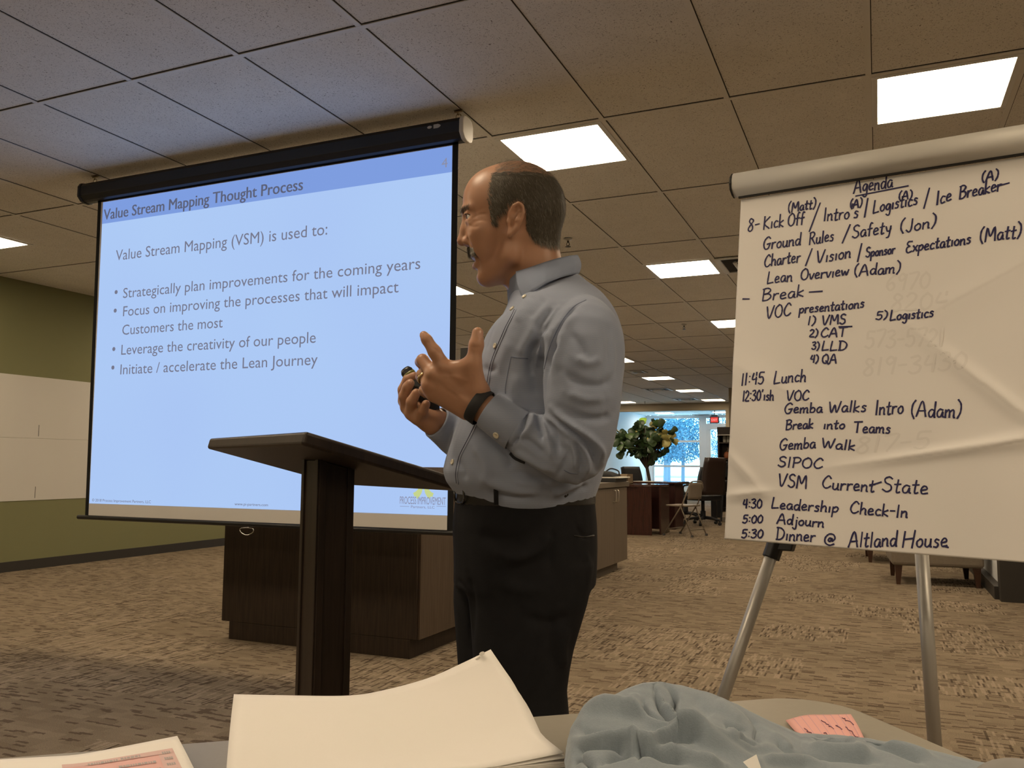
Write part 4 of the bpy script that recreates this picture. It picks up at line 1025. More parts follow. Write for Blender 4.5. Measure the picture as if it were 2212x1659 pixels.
MB().box((x0, 18.9, 0), (x0 + .03, 19.3, zt2)).box((x0 + .97, 18.9, 0), (x0 + 1.0, 19.3, zt2)).build('side_panel', M_BKD, bk)
MB().box((x0, 19.28, 0), (x0 + 1, 19.3, zt2)).build('back_panel', M_BKD, bk)
MB().box((x0, 18.885, zt2 - .16), (x0 + 1, 19.3, zt2)).build('cornice', M_BKD, bk)
for z in (.40, .78, 1.14, 1.50): MB().box((x0 + .03, 18.9, z), (x0 + .97, 19.28, z + .025)).build('shelf', M_BKD, bk)
MB().box((x0 + .02, 18.87, zt2 - .185), (x0 + .98, 18.9, zt2 - .165)).build('light_strip', mat('pale_strip', (.6, .58, .52)), bk)
for k, (px, py, m_, lab, nm, ct) in enumerate(((1565, 949, mat('card_cream', (.42, .40, .33)), 'cream card standing on the bookcase, the left one', 'greeting_card', 'card'), (1573, 949, mat('card_cream', (.42, .4, .33)), 'cream card standing on the bookcase, next to the flip chart', 'greeting_card', 'card'))):
    c = aty(px, py, 19.1); tag(MB().box((c[0] - .03, 19.08, 1.526), (c[0] + .03, 19.10, 1.526 + .15)).build(nm, m_), lab, ct)
c = aty(1570, 976, 19.1)
orn = thing('orange_ornament', 'small orange ornament on the bookcase', 'ornament', (float(c[0]), 19.1, 1.166)); om = mat('ornament_orange', (.42, .14, .06), .5)
MB().lathe([(.03, 1.1655), (.06, 1.19), (.07, 1.24), (.05, 1.30), (.02, 1.32)], (c[0], 19.1, 0), 14).build('ornament_body', om, orn, smooth=True)
MB().tube(crom([(c[0], 19.1, 1.32), (c[0] + .03, 19.1, 1.37), (c[0] + .01, 19.1, 1.41)], 4), .015, 8).build('ornament_stem', mat('ornament_brown', (.12, .07, .04)), orn)

# ------------------------------------------------------------------ fig tree
fg = thing('fig_tree', 'leafy fiddle-leaf fig tree behind the reddish desk', 'potted plant', (-3.98, 14.35, 0))
tx, ty = [float(v) for v in aty(1401, 1037, 14.35)[:2]]
fg.location = (tx, ty, 0)
MB().lathe([(.15, 0), (.19, .02), (.23, .36), (.24, .38), (.21, .38), (.20, .33), (.01, .33)], (tx, ty, 0), 20).build('pot', mat('pot_dark', (.05, .04, .035), .5), fg, smooth=True)
MB().lathe([(.01, .0), (.20, .331), (.01, .345)][1:], (tx, ty, 0), 16).build('soil', mat('soil', (.03, .02, .012), .9), fg)
tw = MB(); tw.tube(crom([(tx, ty, .33), (tx + .02, ty, .7), (tx - .03, ty, 1.0), (tx - .06, ty + .02, 1.3)], 5), [.028] * 16, 8)
tips = []
for px, py, dy in ((1335, 948, .1), (1352, 962, -.1), (1378, 932, .15), (1392, 924, -.05), (1412, 932, .1), (1420, 945, -.15), (1440, 948, .05), (1450, 950, -.1), (1370, 975, .12), (1395, 965, -.12), (1425, 960, .1), (1362, 950, -.05), (1400, 985, .05), (1385, 985, -.08)):
    e_ = aty(px, py, ty + dy); tips.append(e_)
    tw.tube(crom([(tx - .03, ty, .95), ((tx + e_[0]) / 2 - .02, (ty + e_[1]) / 2, (1.15 + e_[2]) / 2), e_], 4), [.014] * 8 + [.007], 6)
tw.build('trunk', mat('bark', (.045, .032, .022), .9), fg)
LM = [mat('fig_leaf_dark', (.022, .045, .014), .45), mat('fig_leaf_mid', (.045, .085, .022), .45), mat('fig_leaf_yellow', (.30, .27, .09), .5), mat('fig_leaf_lime', (.30, .55, .03), .5)]
def leaf(c, d, up, L):
    d = d / np.linalg.norm(d); s_ = np.cross(d, up); s_ /= np.linalg.norm(s_) + 1e-9; n_ = np.cross(s_, d)
    prof_ = ((0, .03), (.10, .20), (.28, .33), (.50, .36), (.74, .46), (.90, .36), (1.0, .10))
    return [[c + d * L * t + s_ * L * w * .9 * k - n_ * L * (.25 * t * t + .10 * abs(k)) for k in (-1, -.5, 0, .5, 1)] for t, w in prof_]
rg = np.random.default_rng(5)
nl = 0; rest = MB(); tries = 0
while nl < 190 and tries < 4000:
    tries += 1
    e_ = tips[tries % len(tips)] if rg.random() < .8 else tips[rg.integers(len(tips))] * .6 + np.array([tx, ty, 1.35]) * .4
    c = e_ + rg.normal(size=3) * np.array([.085, .10, .06]); qx, qy, _t = topx(c)
    if not (1332 < qx < 1452 and 916 < qy < 990) or (qx - 1392) ** 2 / 62 ** 2 + (qy - 948) ** 2 / 44 ** 2 > 1: continue
    dr_ = rg.normal(size=3) * [1, 1, .8] + (e_ - np.array([tx, ty, 1.25])) * 1.0
    mi = LM[0] if rg.random() < .62 else (LM[1] if rg.random() < .8 else LM[2])
    if 1418 < qx < 1450 and 925 < qy < 960 and rg.random() < .45: mi = LM[2]
    lf_ = leaf(c, dr_, np.array([0, -1.0, .5]) + rg.normal(size=3) * .6, rg.uniform(.13, .205))
    if nl < 98: MB().grid(lf_).build('leaf', mi, fg, smooth=True, fix=False)
    else: rest.grid(lf_)
    nl += 1
tag(rest.build('foliage', LM[0], fg, smooth=True, fix=False), kind='stuff')
for dx in (0, .05):
    c = aty(1387 + 60 * dx, 918, ty); MB().grid(leaf(c, np.array([-.1 + 2 * dx, 0, 1.0]), np.array([0, -1.0, .3]), .13)).build('leaf', LM[3], fg, smooth=True, fix=False)

# ------------------------------------------------------------------ armchairs on the right
M_UPH = mat('armchair_fabric', (.165, .135, .10), .9, noise=(60, .15), bump=(220, .3, .002))
M_LEGW = wood('armchair_leg_wood', (.045, .020, .011), (.065, .03, .017))
def armchair():
    r = thing('armchair', 'x', 'armchair')
    MB().box((-.36, -.36, .165), (.36, .36, .34)).build('seat_base', M_UPH, r, bevel=.03, seg=3)
    MB().box((-.27, -.33, .345), (.27, .24, .46)).build('seat_cushion', M_UPH, r, bevel=.04, seg=3)
    for s_ in (-1, 1): MB().box((.275 * s_ if s_ > 0 else -.37, -.37, .345), (.37 if s_ > 0 else -.275, .36, .60)).build('arm', M_UPH, r, bevel=.03, seg=3)
    MB().obox((-.36, .24, .345), (.72, 0, 0), (0, .13, 0), (0, .10, .45)).build('backrest', M_UPH, r, bevel=.04, seg=3)
    for x in (-.31, .31):
        for y in (-.31, .31): MB().loft([[(x + a, y + b, 0) for a, b in ((-.016, -.016), (.016, -.016), (.016, .016), (-.016, .016))], [(x * .98 + a, y * .98 + b, .17) for a, b in ((-.03, -.03), (.03, -.03), (.03, .03), (-.03, .03))]]).build('leg', M_LEGW, r)
    return r
ac = armchair()
instance(ac, (.42, 8.54, 0), 0.06, "beige armchair under the flip chart's lower right, nearer of the two")
instance(ac, (.18, 10.25, 0), 0.06, 'beige armchair standing behind the nearer one')
purge(ac)
# ------------------------------------------------------------------ outside the window
struct(MB().add([(-60, Y1 + T, -.12), (60, Y1 + T, -.12), (60, 160, -.12), (-60, 160, -.12)], [(0, 1, 2, 3)]).build('ground', mat('outside_pavement', (.66, .70, .74), .8), fix=False))
tag(MB().box((-40, 74, -.119), (30, 84, -.05)).build('lawn_strip', mat('lawn', (.22, .42, .30), .9)), 'pale lawn strip outside beyond the car park', 'lawn', kind='stuff')
def outside_tree(px, y, h, w, z0, label, seed, n=5200):
    x = float(aty(px, 950, y)[0])
    r = thing('shade_tree', label, 'tree', (x, y, -.12), 'trees outside the window')
    MB().tube([(x, y, -.12), (x + .03, y, z0 + .4), (x, y, h * .7)], [.11, .09, .04], 8).build('trunk', mat('outside_bark', (.10, .12, .15), .9), r)
    rg = np.random.default_rng(seed); mb = MB()
    P = rg.normal(size=(n, 3)); P /= np.linalg.norm(P, axis=1)[:, None]; P *= rg.uniform(.25, 1, (n, 1)) ** .5
    P *= 1 + .16 * fbm(P, 5.0, seed)[:, None]
    for q in P:
        c = np.array([x, y, (z0 + h) / 2]) + q * [w / 2, w / 2, (h - z0) / 2]
        a = rg.normal(size=3); a /= np.linalg.norm(a); b = np.cross(a, rg.normal(size=3)); b /= np.linalg.norm(b); s_ = rg.uniform(.045, .095) * (w / 4) ** .5
        mb.add([c - a * s_, c + b * s_ * .6, c + a * s_, c - b * s_ * .6], [(0, 1, 2, 3)])
    mb.build('crown', mat('outside_leaf', (.052, .13, .19), .8), r, fix=False)  # blue daylight haze is mixed into the leaf colour
outside_tree(1436, 42.5, 3.5, 2.5, 1.05, 'small round tree outside, left one of the pair in front of the window', 1, 6000)
outside_tree(1474, 46, 3.5, 2.7, 1.05, 'small round tree outside, right one of the pair in front of the window', 2, 6000)
outside_tree(1444, 53, 8.0, 6.4, 2.4, 'big tree outside filling the upper window pane', 3, 10000)
outside_tree(1562, 60.5, 6.2, 3.0, .6, 'tree outside seen through the glass door', 4, 3600)
outside_tree(1534, 70, 3.6, 2.2, .5, 'low distant tree outside beside the door frame', 6, 2600)
# ------------------------------------------------------------------ the man
D0 = 1.65
def W3(px, py, d): return atd(px, py, d)
M_SKIN = mat('skin', (.40, .215, .13), .42, spec=.38, noise=(26, .10, 4), bump=(420, .12, .0008), sss=.12)
HX, HY, HZ = -CR, -CF, CU                        # head axes: face forward, towards viewer, up
HO = W3(1105, 500, D0); MM = D0 / FPX
def hp(x, y, z): return HO + (x * HX + y * HY + z * HZ) * .001
def head_sdf():
    # local millimetres -> metres
    s = SDF((-.13, -.11, -.15), (.125, .11, .16), .0019)
    k = lambda *a: np.array(a) * .001
    s.ell(k(-8, 0, 46), k(97, 75, 91), .01)                       # skull
    s.ell(k(38, 0, 60), k(57, 60, 62), .012)                      # forehead
    s.ell(k(34, 0, 0), k(56, 57, 70), .014)                       # face
    for sg in (-1, 1):
        s.cone(k(-2, 52 * sg, -20), k(2, 50 * sg, -56), .016, .015, .02)
        s.cone(k(2, 50 * sg, -56), k(48, 13 * sg, -89), .016, .015, .02)   # jaw line
        s.ell(k(54, 36 * sg, -8), k(27, 22, 24), .016)            # cheek
        s.ell(k(52, 30 * sg, -38), k(22, 20, 26), .016)
        s.cone(k(91, 12 * sg, 39), k(78, 40 * sg, 38), .0075, .0075, .010)   # brow
    s.ell(k(20, 0, -78), k(44, 40, 26), .02)                      # under-jaw mass
    s.ell(k(50, 0, -92), k(15.5, 20, 14), .010)                   # chin
    s.ell(k(44, 0, -50), k(34, 30, 30), .014)                     # mouth mass
    s.cone(k(-38, 0, -20), k(-46, 0, -78), .055, .050, .02)       # neck
    s.cone(k(-46, 0, -78), k(-50, 0, -150), .051, .056, .02)
    # nose
    s.cone(k(88, 0, 30), k(92, 0, 4), .0075, .0085, .009); s.cone(k(92, 0, 4), k(97, 0, -17), .0085, .0098, .007)
    s.ell(k(96.5, 0, -20), k(10, 9.5, 8.8), .005)
    for sg in (-1, 1):
        s.ell(k(85, 12 * sg, -21), k(10.5, 7, 8.5), .005)
        s.ell(k(90, 6.2 * sg, -31), k(6.5, 3.4, 5), .002, op='sub')     # nostril
        s.ell(k(91, 31 * sg, 24), k(15, 14, 9.5), .010, op='sub')       # eye socket
        # lids
        up = [k(85, 19 * sg, 23), k(88.5, 27 * sg, 29), k(83, 38 * sg, 29), k(74, 46 * sg, 23)]
        lo = [k(85, 19 * sg, 21), k(86, 28 * sg, 15), k(81, 38 * sg, 15.5), k(73, 46 * sg, 21)]
        s.chain(up, [.0028, .0034, .0034, .0026], .004); s.chain(lo, [.0026, .0032, .0032, .0026], .004)
        s.chain([k(84, 24 * sg, 12), k(76, 40 * sg, 11), k(66, 50 * sg, 17)], [.003, .004, .003], .008)   # bag under the eye
        # smile fold
        s.chain([k(84, 20 * sg, -18), k(73, 31 * sg, -36), k(64, 34 * sg, -58)], [.0022, .003, .002], .006, op='sub')
        for zz, za in ((28, 34), (23, 22), (18, 12)): s.chain([k(70, 50 * sg, zz), k(52, 62 * sg, za)], [.0010, .0008], .004, op='sub')
    # mouth: open, talking
    s.ell(k(75, 0, -58.5), k(17, 21, 5.6), .003, op='sub')
    s.chain([k(60, -23, -56), k(70, -12, -52), k(72, 0, -50), k(70, 12, -52), k(60, 23, -56)], [.0028, .0045, .005, .0045, .0028], .004)
    s.chain([k(60, -23, -58), k(68, -12, -66), k(71, 0, -68.5), k(68, 12, -66), k(60, 23, -58)], [.0028, .0052, .0060, .0052, .0028], .004)
    s.ell(k(66, 0, -81), k(7, 14, 5), .006, op='sub')             # hollow above the chin
    # moustache swelling on the lip is added as hair later
    # ears
    for sg in (-1, 1):
        tilt = math.radians(14); R = np.array([[math.cos(tilt), 0, -math.sin(tilt)], [0, 1, 0], [math.sin(tilt), 0, math.cos(tilt)]])
        e = lambda a, b, c: np.array([-5, 70 * sg, 7]) * .001 + R @ (np.array([a * .84, b * sg, c * .96]) * .001)
        rim = [e(15, 3, -2), e(14, 6, 14), e(9, 9, 27), e(-1, 10, 34), e(-11, 11, 30), e(-16, 12, 17), e(-15, 11, 2), e(-9, 9, -14), e(-1, 7, -26)]
        s.ell(e(-2, 4, 3), k(15, 5, 29), .004, R)
        s.chain(rim, [.0024, .0029, .0032, .0034, .0034, .0032, .0030, .0030, .0034], .0025)
        s.ell(e(3, 5, -29), k(5.6, 3.4, 9), .004)                # lobe
        s.ell(e(-1, 12, 12), k(9.5, 6.5, 17), .0022, R, op='sub')
        s.chain([e(-8, 8.5, 16), e(-6, 9, 2), e(0, 8, -10)], [.0030, .0034, .0030], .003)      # antihelix
        s.ell(e(5, 10, -6), k(6.5, 8, 9), .002, op='sub')
        s.ell(e(12, 5, -5), k(3.6, 4.4, 6), .002)                 # tragus
    V, F = s.mesh(); return smooth_mesh(V, F, 2, .45), F
HV, HF = head_sdf()
HVw = HO + HV[:, :1] * HX + HV[:, 1:2] * HY + HV[:, 2:3] * HZ

# ---- hands (distance fields in world metres)
def hand_mesh(build, lo, hi, vox=.0017):
    s = SDF(lo, hi, vox); build(s); V, F = s.mesh(); return smooth_mesh(V, F, 2, .45), F
def near_hand(s):
    w0 = W3(1062, 893, 1.492); w1_ = W3(1022, 869, 1.50); kn = W3(1006, 858, 1.502)
    s.cone(w0, w1_, .0275, .0265, .012)
    upr = W3(1034, 846, 1.495); lor = W3(1010, 882, 1.508)
    mi, mm, mr, mp_ = W3(958, 792, 1.503), W3(937, 808, 1.507), W3(929, 832, 1.514), W3(936, 853, 1.522)
    for a, b, r1, r2 in ((upr, mi, .0175, .0145), (w1_, mm, .019, .0140), (w1_, mr, .020, .0135), (lor, mp_, .0185, .0130), (upr, mm, .018, .0135), (lor, mr, .0185, .0135)):
        s.cone(a, b, r1, r2, .012)
    t0, t1, t2, t3 = W3(1030, 838, 1.487), W3(1022, 785, 1.480), W3(1029, 745, 1.480), W3(1032, 719, 1.482)
    s.chain([t0, t1, t2, t3], [.0180, .0142, .0122, .0104], .008)
    s.cone(W3(1000, 812, 1.49), W3(1015, 795, 1.485), .0135, .0135, .012)         # web of the thumb
    s.cone(W3(975, 795, 1.497), W3(1005, 790, 1.488), .0125, .0120, .010)
    s.chain([mi, W3(939, 760, 1.500), W3(922, 734, 1.503), W3(915.5, 724, 1.506)], [.0138, .0118, .0096, .0080], .005)
    s.chain([mm, W3(913, 778, 1.528), W3(908, 782, 1.565), W3(913, 792, 1.580)], [.0135, .0112, .0098, .0086], .004)
    s.chain([mr, W3(912, 809, 1.536), W3(909, 815, 1.572), W3(915, 824, 1.588)], [.0128, .0106, .0095, .0084], .004)
    s.chain([mp_, W3(916, 842, 1.546), W3(914, 846, 1.574), W3(920, 853, 1.588)], [.0120, .0092, .0082, .0072], .004)
    for a, b in ((mi, upr), (mm, w1_), (mr, w1_), (mp_, lor)):                    # tendons over the back of the hand
        n_ = -CF * .0125; s.cone(a + n_, a + (b - a) * .62 + n_ * 1.15, .0022, .0016, .006)
    for a in (mi, mm, mr, mp_): s.ell(a - CF * .010, np.array([.0085] * 3), .008)   # knuckles
nlo, nhi = np.min([W3(880, 690, 1.42), W3(880, 930, 1.62), W3(1090, 690, 1.62), W3(1090, 930, 1.42)], 0) - .02, np.max([W3(880, 690, 1.42), W3(880, 930, 1.62), W3(1090, 690, 1.62), W3(1090, 690, 1.42), W3(880, 690, 1.62)], 0) + .02
NV_, NF_ = hand_mesh(near_hand, nlo, nhi)
def far_hand(s):
    w0, w1_ = W3(962, 919, 1.662), W3(938, 911, 1.655)
    s.cone(w0, w1_, .0240, .0245, .01)
    mp_, mr, mm, mi = W3(905, 903, 1.634), W3(890, 893, 1.642), W3(880, 880, 1.655), W3(875, 866, 1.672)
    for m_, r in ((mp_, .0145), (mr, .0145), (mm, .0145), (mi, .0145)): s.cone(w1_, m_, .020, r, .012)
    s.cone(W3(925, 905, 1.662), W3(893, 880, 1.668), .019, .016, .012)
    s.chain([mp_, W3(913, 888, 1.618), W3(920, 873, 1.612)], [.0125, .0104, .0086], .003)
    s.chain([mr, W3(889, 868, 1.622), W3(899, 849, 1.618)], [.0130, .0108, .0090], .003)
    s.chain([mm, W3(873.5, 856, 1.640), W3(880, 836, 1.632), W3(886, 828, 1.630)], [.0132, .0112, .0098, .0090], .003)
    s.chain([mi, W3(871, 842, 1.668), W3(880, 820, 1.664), W3(895, 812, 1.660)], [.0130, .0110, .0096, .0085], .003)
    s.chain([W3(935, 896, 1.690), W3(916, 866, 1.700), W3(900, 842, 1.698), W3(890, 828, 1.694)], [.018, .0130, .0115, .0095], .006)
flo, fhi = np.min([W3(845, 780, 1.75), W3(845, 960, 1.56), W3(990, 960, 1.56), W3(990, 780, 1.75)], 0) - .03, np.max([W3(845, 780, 1.75), W3(990, 780, 1.56), W3(990, 960, 1.75), W3(845, 780, 1.56), W3(990, 780, 1.75)], 0) + .03
FV_, FF_ = hand_mesh(far_hand, flo, fhi)

# ---- rest of the body, hidden under the clothes, and one voxel skin over all of it
foot_dir = np.array([-CR[0], -CR[1], 0]); foot_dir /= np.linalg.norm(foot_dir); near_dir = np.array([-CF[0], -CF[1], 0]); near_dir /= np.linalg.norm(near_dir)
pelvis = W3(1135, 1090, D0)
hipn, hipf = pelvis + near_dir * .062, pelvis - near_dir * .07
kneen = np.array([*(hipn + foot_dir * -.005)[:2], .50]); kneef = np.array([*(hipf + foot_dir * .055)[:2], .50])
ankn = np.array([*(kneen - foot_dir * .02)[:2], .085]); ankf = np.array([*(kneef - foot_dir * .0)[:2], .085])
bodymb = MB()
bodymb.tube([pelvis + [0, 0, -.04], W3(1140, 1000, D0), W3(1160, 850, D0), W3(1175, 720, D0), W3(1178, 650, D0), W3(1168, 590, D0)], [.085, .085, .09, .085, .060, .050], 20)
nsh = W3(1252, 722, 1.53); bodymb.tube([W3(1180, 700, D0), nsh, W3(1258, 810, 1.458), W3(1238, 962, 1.455), W3(1150, 935, 1.478), W3(1062, 892, 1.492)], [.05, .038, .036, .030, .028, .025], 14)
fsh = W3(1170, 720, 1.78); bodymb.tube([W3(1170, 700, D0), fsh, W3(1120, 850, 1.82), W3(1085, 950, 1.81), W3(1010, 948, 1.715), W3(962, 918, 1.662)], [.05, .038, .036, .030, .026, .023], 14)
for h, k_, a in ((hipn, kneen, ankn), (hipf, kneef, ankf)):
    bodymb.tube([h, k_, a, a + [0, 0, -.03]], [.062, .045, .034, .032], 14)
    bodymb.tube([a + [0, 0, -.045], a + foot_dir * .10 + [0, 0, -.055]], [.030, .024], 10)
BV = np.array(bodymb.v); 
parts_v = [HVw, NV_, FV_]; parts_f = [HF, NF_, FF_]
me = bpy.data.meshes.new('tmp'); off = 0; VV = []; FF2 = []
for v, f in zip(parts_v, parts_f):
    VV.append(v); FF2 += [tuple(int(i) + off for i in q) for q in f]; off += len(v)
VV.append(BV); FF2 += [tuple(i + off for i in q) for q in bodymb.f]
me.from_pydata(np.concatenate(VV).tolist(), [], FF2)
def voxel_skin(me, vox, name):
    o = bpy.data.objects.new('tmp', me); COL.objects.link(o)
    md = o.modifiers.new('r', 'REMESH'); md.mode = 'VOXEL'; md.voxel_size = vox; md.adaptivity = 0
    dg = bpy.context.evaluated_depsgraph_get(); m2 = bpy.data.meshes.new_from_object(o.evaluated_get(dg))
    bpy.data.objects.remove(o); bpy.data.meshes.remove(me)
    n = len(m2.vertices); V = np.zeros(n * 3); m2.vertices.foreach_get('co', V); V = V.reshape(-1, 3)
    F = np.zeros(len(m2.loops), np.int32); m2.loops.foreach_get('vertex_index', F)
    tot = np.zeros(len(m2.polygons), np.int32); m2.polygons.foreach_get('loop_total', tot)
    assert (tot == 4).all(), 'voxel skin should be quads'
    bpy.data.meshes.remove(m2)
    return V, F.reshape(-1, 4)
PV, PF = voxel_skin(me, .0022, 'person')
PV = smooth_mesh(PV, PF, 1, .4)
# fine creases on the near hand and face
PV = sculpt(PV, PF, [
    ([(934, 752), (944, 757), (951, 766)], -.0010, 3), ([(921, 738), (929, 742)], -.0007, 2.5), ([(1018, 748), (1030, 751), (1040, 748)], -.0008, 3),
    ([(960, 800), (985, 826), (1004, 842)], -.0011, 6), ([(940, 818), (975, 846), (995, 858)], -.0009, 6), ([(953, 812), (985, 815), (1018, 826)], .0010, 4),
    ([(955, 830), (985, 850), (1005, 866)], .0008, 4), ([(1003, 474), (1012, 478), (1020, 474)], -.0006, 2), ([(1022, 470), (1038, 463), (1052, 462)], -.0009, 2.2), ([(1022, 478), (1040, 476), (1054, 478)], -.0007, 2.2),
    ([(1016, 530), (1026, 548), (1034, 566), (1036, 585)], -.0016, 3.2), ([(1012, 500), (1018, 520), (1022, 534)], .0012, 6), ([(1010, 486), (1022, 490), (1036, 488)], -.0009, 2.6)])
pm = np_mesh('person', PV, PF)
man = link('person', pm, M_SKIN, None, smooth=True)
tag(man, 'balding man with grey moustache in light blue button-down shirt, gesturing with both hands', 'person')
BODY_BVH = BVHTree.FromPolygons([tuple(v) for v in PV], [tuple(int(i) for i in f) for f in PF])
def hit(bvh, px, py):
    d = Vector(ray(px, py)).normalized(); loc, nrm, i, dist = bvh.ray_cast(Vector(CAM), d)
    return (np.array(loc), np.array(nrm)) if loc is not None else (None, None)

# eyes
for sg in (1, -1):
    e = hp(74.5, 31 * sg, 22.5); ax_ = HX * .96 + HY * .28 * sg; ax_ = ax_ / np.linalg.norm(ax_)
    ey = MB().ball(e, .0122, 20, 14).build('eyeball', mat('eye_white', (.62, .58, .54), .2, spec=.6), man, smooth=True)
    gz = HX * .90 - HY * .06 + HZ * -.12; gz = gz / np.linalg.norm(gz)
    MB().lathe([(.0001, .0129), (.0055, .0117), (.0062, .0105)], e, 16, gz).build('iris', mat('iris_brown', (.03, .018, .012), .15, spec=.7), ey, smooth=True)
for sg in (1, -1):
    la = crom([hp(85.5, 20 * sg, 24), hp(90.2, 27 * sg, 27.2), hp(85.2, 38 * sg, 27.0), hp(76, 46 * sg, 22.5)], 5)
    MB().tube(la, [.0004] + [.0011] * (len(la) - 2) + [.0004], 6).build('eyelashes', mat('lash_dark', (.012, .009, .007), .7), man)
# teeth seen in the open mouth
MB().tube(crom([hp(58, -16, -55), hp(65, -8, -53.5), hp(67, 0, -53), hp(65, 8, -53.5), hp(58, 16, -55)], 4), .0030, 8).build('teeth', mat('teeth', (.55, .50, .42), .3), man, smooth=True)

# ---- hair: short strands rooted on the skin inside the hairline
def inside(poly, X, Y):
    c = np.zeros(X.shape, bool); n = len(poly); j = n - 1
    for i in range(n):
        xi, yi_ = poly[i]; xj, yj = poly[j]
        m_ = ((yi_ > Y) != (yj > Y)) & (X < (xj - xi) * (Y - yi_) / (yj - yi_ + 1e-9) + xi); c ^= m_; j = i
    return c
PN = normals_of(PV, PF)
HL = (PV - HO) @ np.stack([HX, HY, HZ], 1) * 1000          # head-local mm of every skin vertex
lx = lambda px: (1105 - px) * MM * 1000; lz = lambda py: (500 - py) * MM * 1000
hair_poly = [(1074, 350), (1066, 370), (1058, 390), (1054, 412), (1052, 432), (1056, 450), (1059, 466), (1061, 484), (1067, 487), (1078, 466), (1096, 452), (1100, 440), (1114, 430), (1130, 436), (1135, 455), (1136, 476), (1138, 496), (1150, 516), (1166, 526), (1188, 532), (1206, 534), (1240, 520), (1250, 440), (1220, 370), (1160, 325), (1100, 325)]
_mir = HO + HL[:, :1] * .001 * HX + np.abs(HL[:, 1:2]) * .001 * HY + HL[:, 2:3] * .001 * HZ          # both sides share one hairline
_dv = _mir - CAM; _tt = _dv @ CF; MX = 1106 + FPX * (_dv @ CR) / _tt; MY = 829.5 - FPX * (_dv @ CU) / _tt
_w = fbm(HL, .9, 5) * 2.5
inh = inside(hair_poly, MX + _w, MY + _w) & (np.abs(HL[:, 1]) < 90) & (HL[:, 2] > -60) & (np.linalg.norm(HL - [0, 0, 40], axis=1) < 140)
ear_z = (np.abs(HL[:, 1]) > 78) & (np.abs(HL[:, 0] + 8) < 30) & (HL[:, 2] < 60)
inh &= ~ear_z
cand = np.where(inh)[0]
def strands(name, idx, n, length, width, dirf, mats, lift=.25, seed=1, seg=3, parent=None, jitter=.35):
    rg = np.random.default_rng(seed); pick = rg.choice(idx, n)
    mb = [MB() for _ in mats]
    for i in pick:
        p = PV[i] + rg.normal(size=3) * .0008; nrm = PN[i]
        d = dirf(HL[i], nrm) + rg.normal(size=3) * jitter * .5
        d = d - nrm * np.dot(d, nrm); d /= np.linalg.norm(d) + 1e-9
        L_ = length(HL[i]) * rg.uniform(.7, 1.2); sd = np.cross(d, nrm); w = width * rg.uniform(.7, 1.3)
        A = []
        for k in range(seg + 1):
            t = k / seg
            c = p + d * L_ * t + nrm * (.0006 + L_ * (lift * t - .30 * lift * t * t))
            ww = w * (1 - .85 * t); A.append((c - sd * ww, c + sd * ww))
        q = 0 if len(mats) == 1 else int(rg.choice(len(mats), p=matw(HL[i], len(mats))))
        mb[q].grid(A)
    return mb
def matw(h, n):
    grey = np.clip((h[0] - 5) / 55, 0, 1) * np.clip((120 - h[2]) / 90, .2, 1)         # greyer at the temple
    if n == 3 and h[2] < -20: return np.array([.15, .40, .45])
    if n == 3: return np.array([.62 - .5 * grey, .33, .05 + .5 * grey]) / (1.0)
    return np.ones(n) / n
HM = [mat('hair_dark', (.066, .055, .040), .6, spec=.25), mat('hair_brown_grey', (.115, .098, .072), .6, spec=.25), mat('hair_grey', (.24, .22, .18), .55, spec=.25)]
def hdir(h, nrm):
    back = -HX; dn = -HZ
    if h[2] > 95: return back * 1.0 + dn * .15
    if h[0] > 25: return back * .55 + dn * .75
    return back * .35 + dn * 1.0
crown = HL[cand][:, 2] > 102 + 0 * HL[cand][:, 0]
side_i = cand[~crown]; top_i = cand[crown]
hm = strands('hair', side_i, 26000, lambda h: .011, .00026, hdir, HM, .16, 3)
hm2 = strands('hair', top_i, 2600, lambda h: .013, .00024, hdir, HM, .32, 4)
hair_me = bpy.data.meshes.new('hair'); vv = []; ff = []; mi_ = []
for q in range(3):
    for m_ in (hm[q], hm2[q]):
        o_ = len(vv); vv += m_.v; ff += [tuple(i + o_ for i in f) for f in m_.f]; mi_ += [q] * len(m_.f)
# scalp under the hair: a thin dark cap so that no skin shows through
side_set = np.zeros(len(PV), bool); side_set[cand[(HL[cand][:, 2] < 100 + 6 * fbm(HL[cand], .3, 9)) & (HL[cand][:, 0] < 40 + 5 * fbm(HL[cand], .35, 12))]] = True
capf = PF[side_set[PF].all(1)]; uq, inv = np.unique(capf, return_inverse=True); o_ = len(vv)
edge_fade = .0011
vv += [tuple(v) for v in (PV[uq] + PN[uq] * edge_fade)]; ff += [tuple(int(i) + o_ for i in f) for f in inv.reshape(-1, 4)]; mi_ += [1 if HL[f[0]][0] > 18 else 0 for f in capf]
hair_me.from_pydata(vv, [], ff); hair_me.polygons.foreach_set('material_index', mi_)
hair = link('hair', hair_me, HM, man, smooth=True)
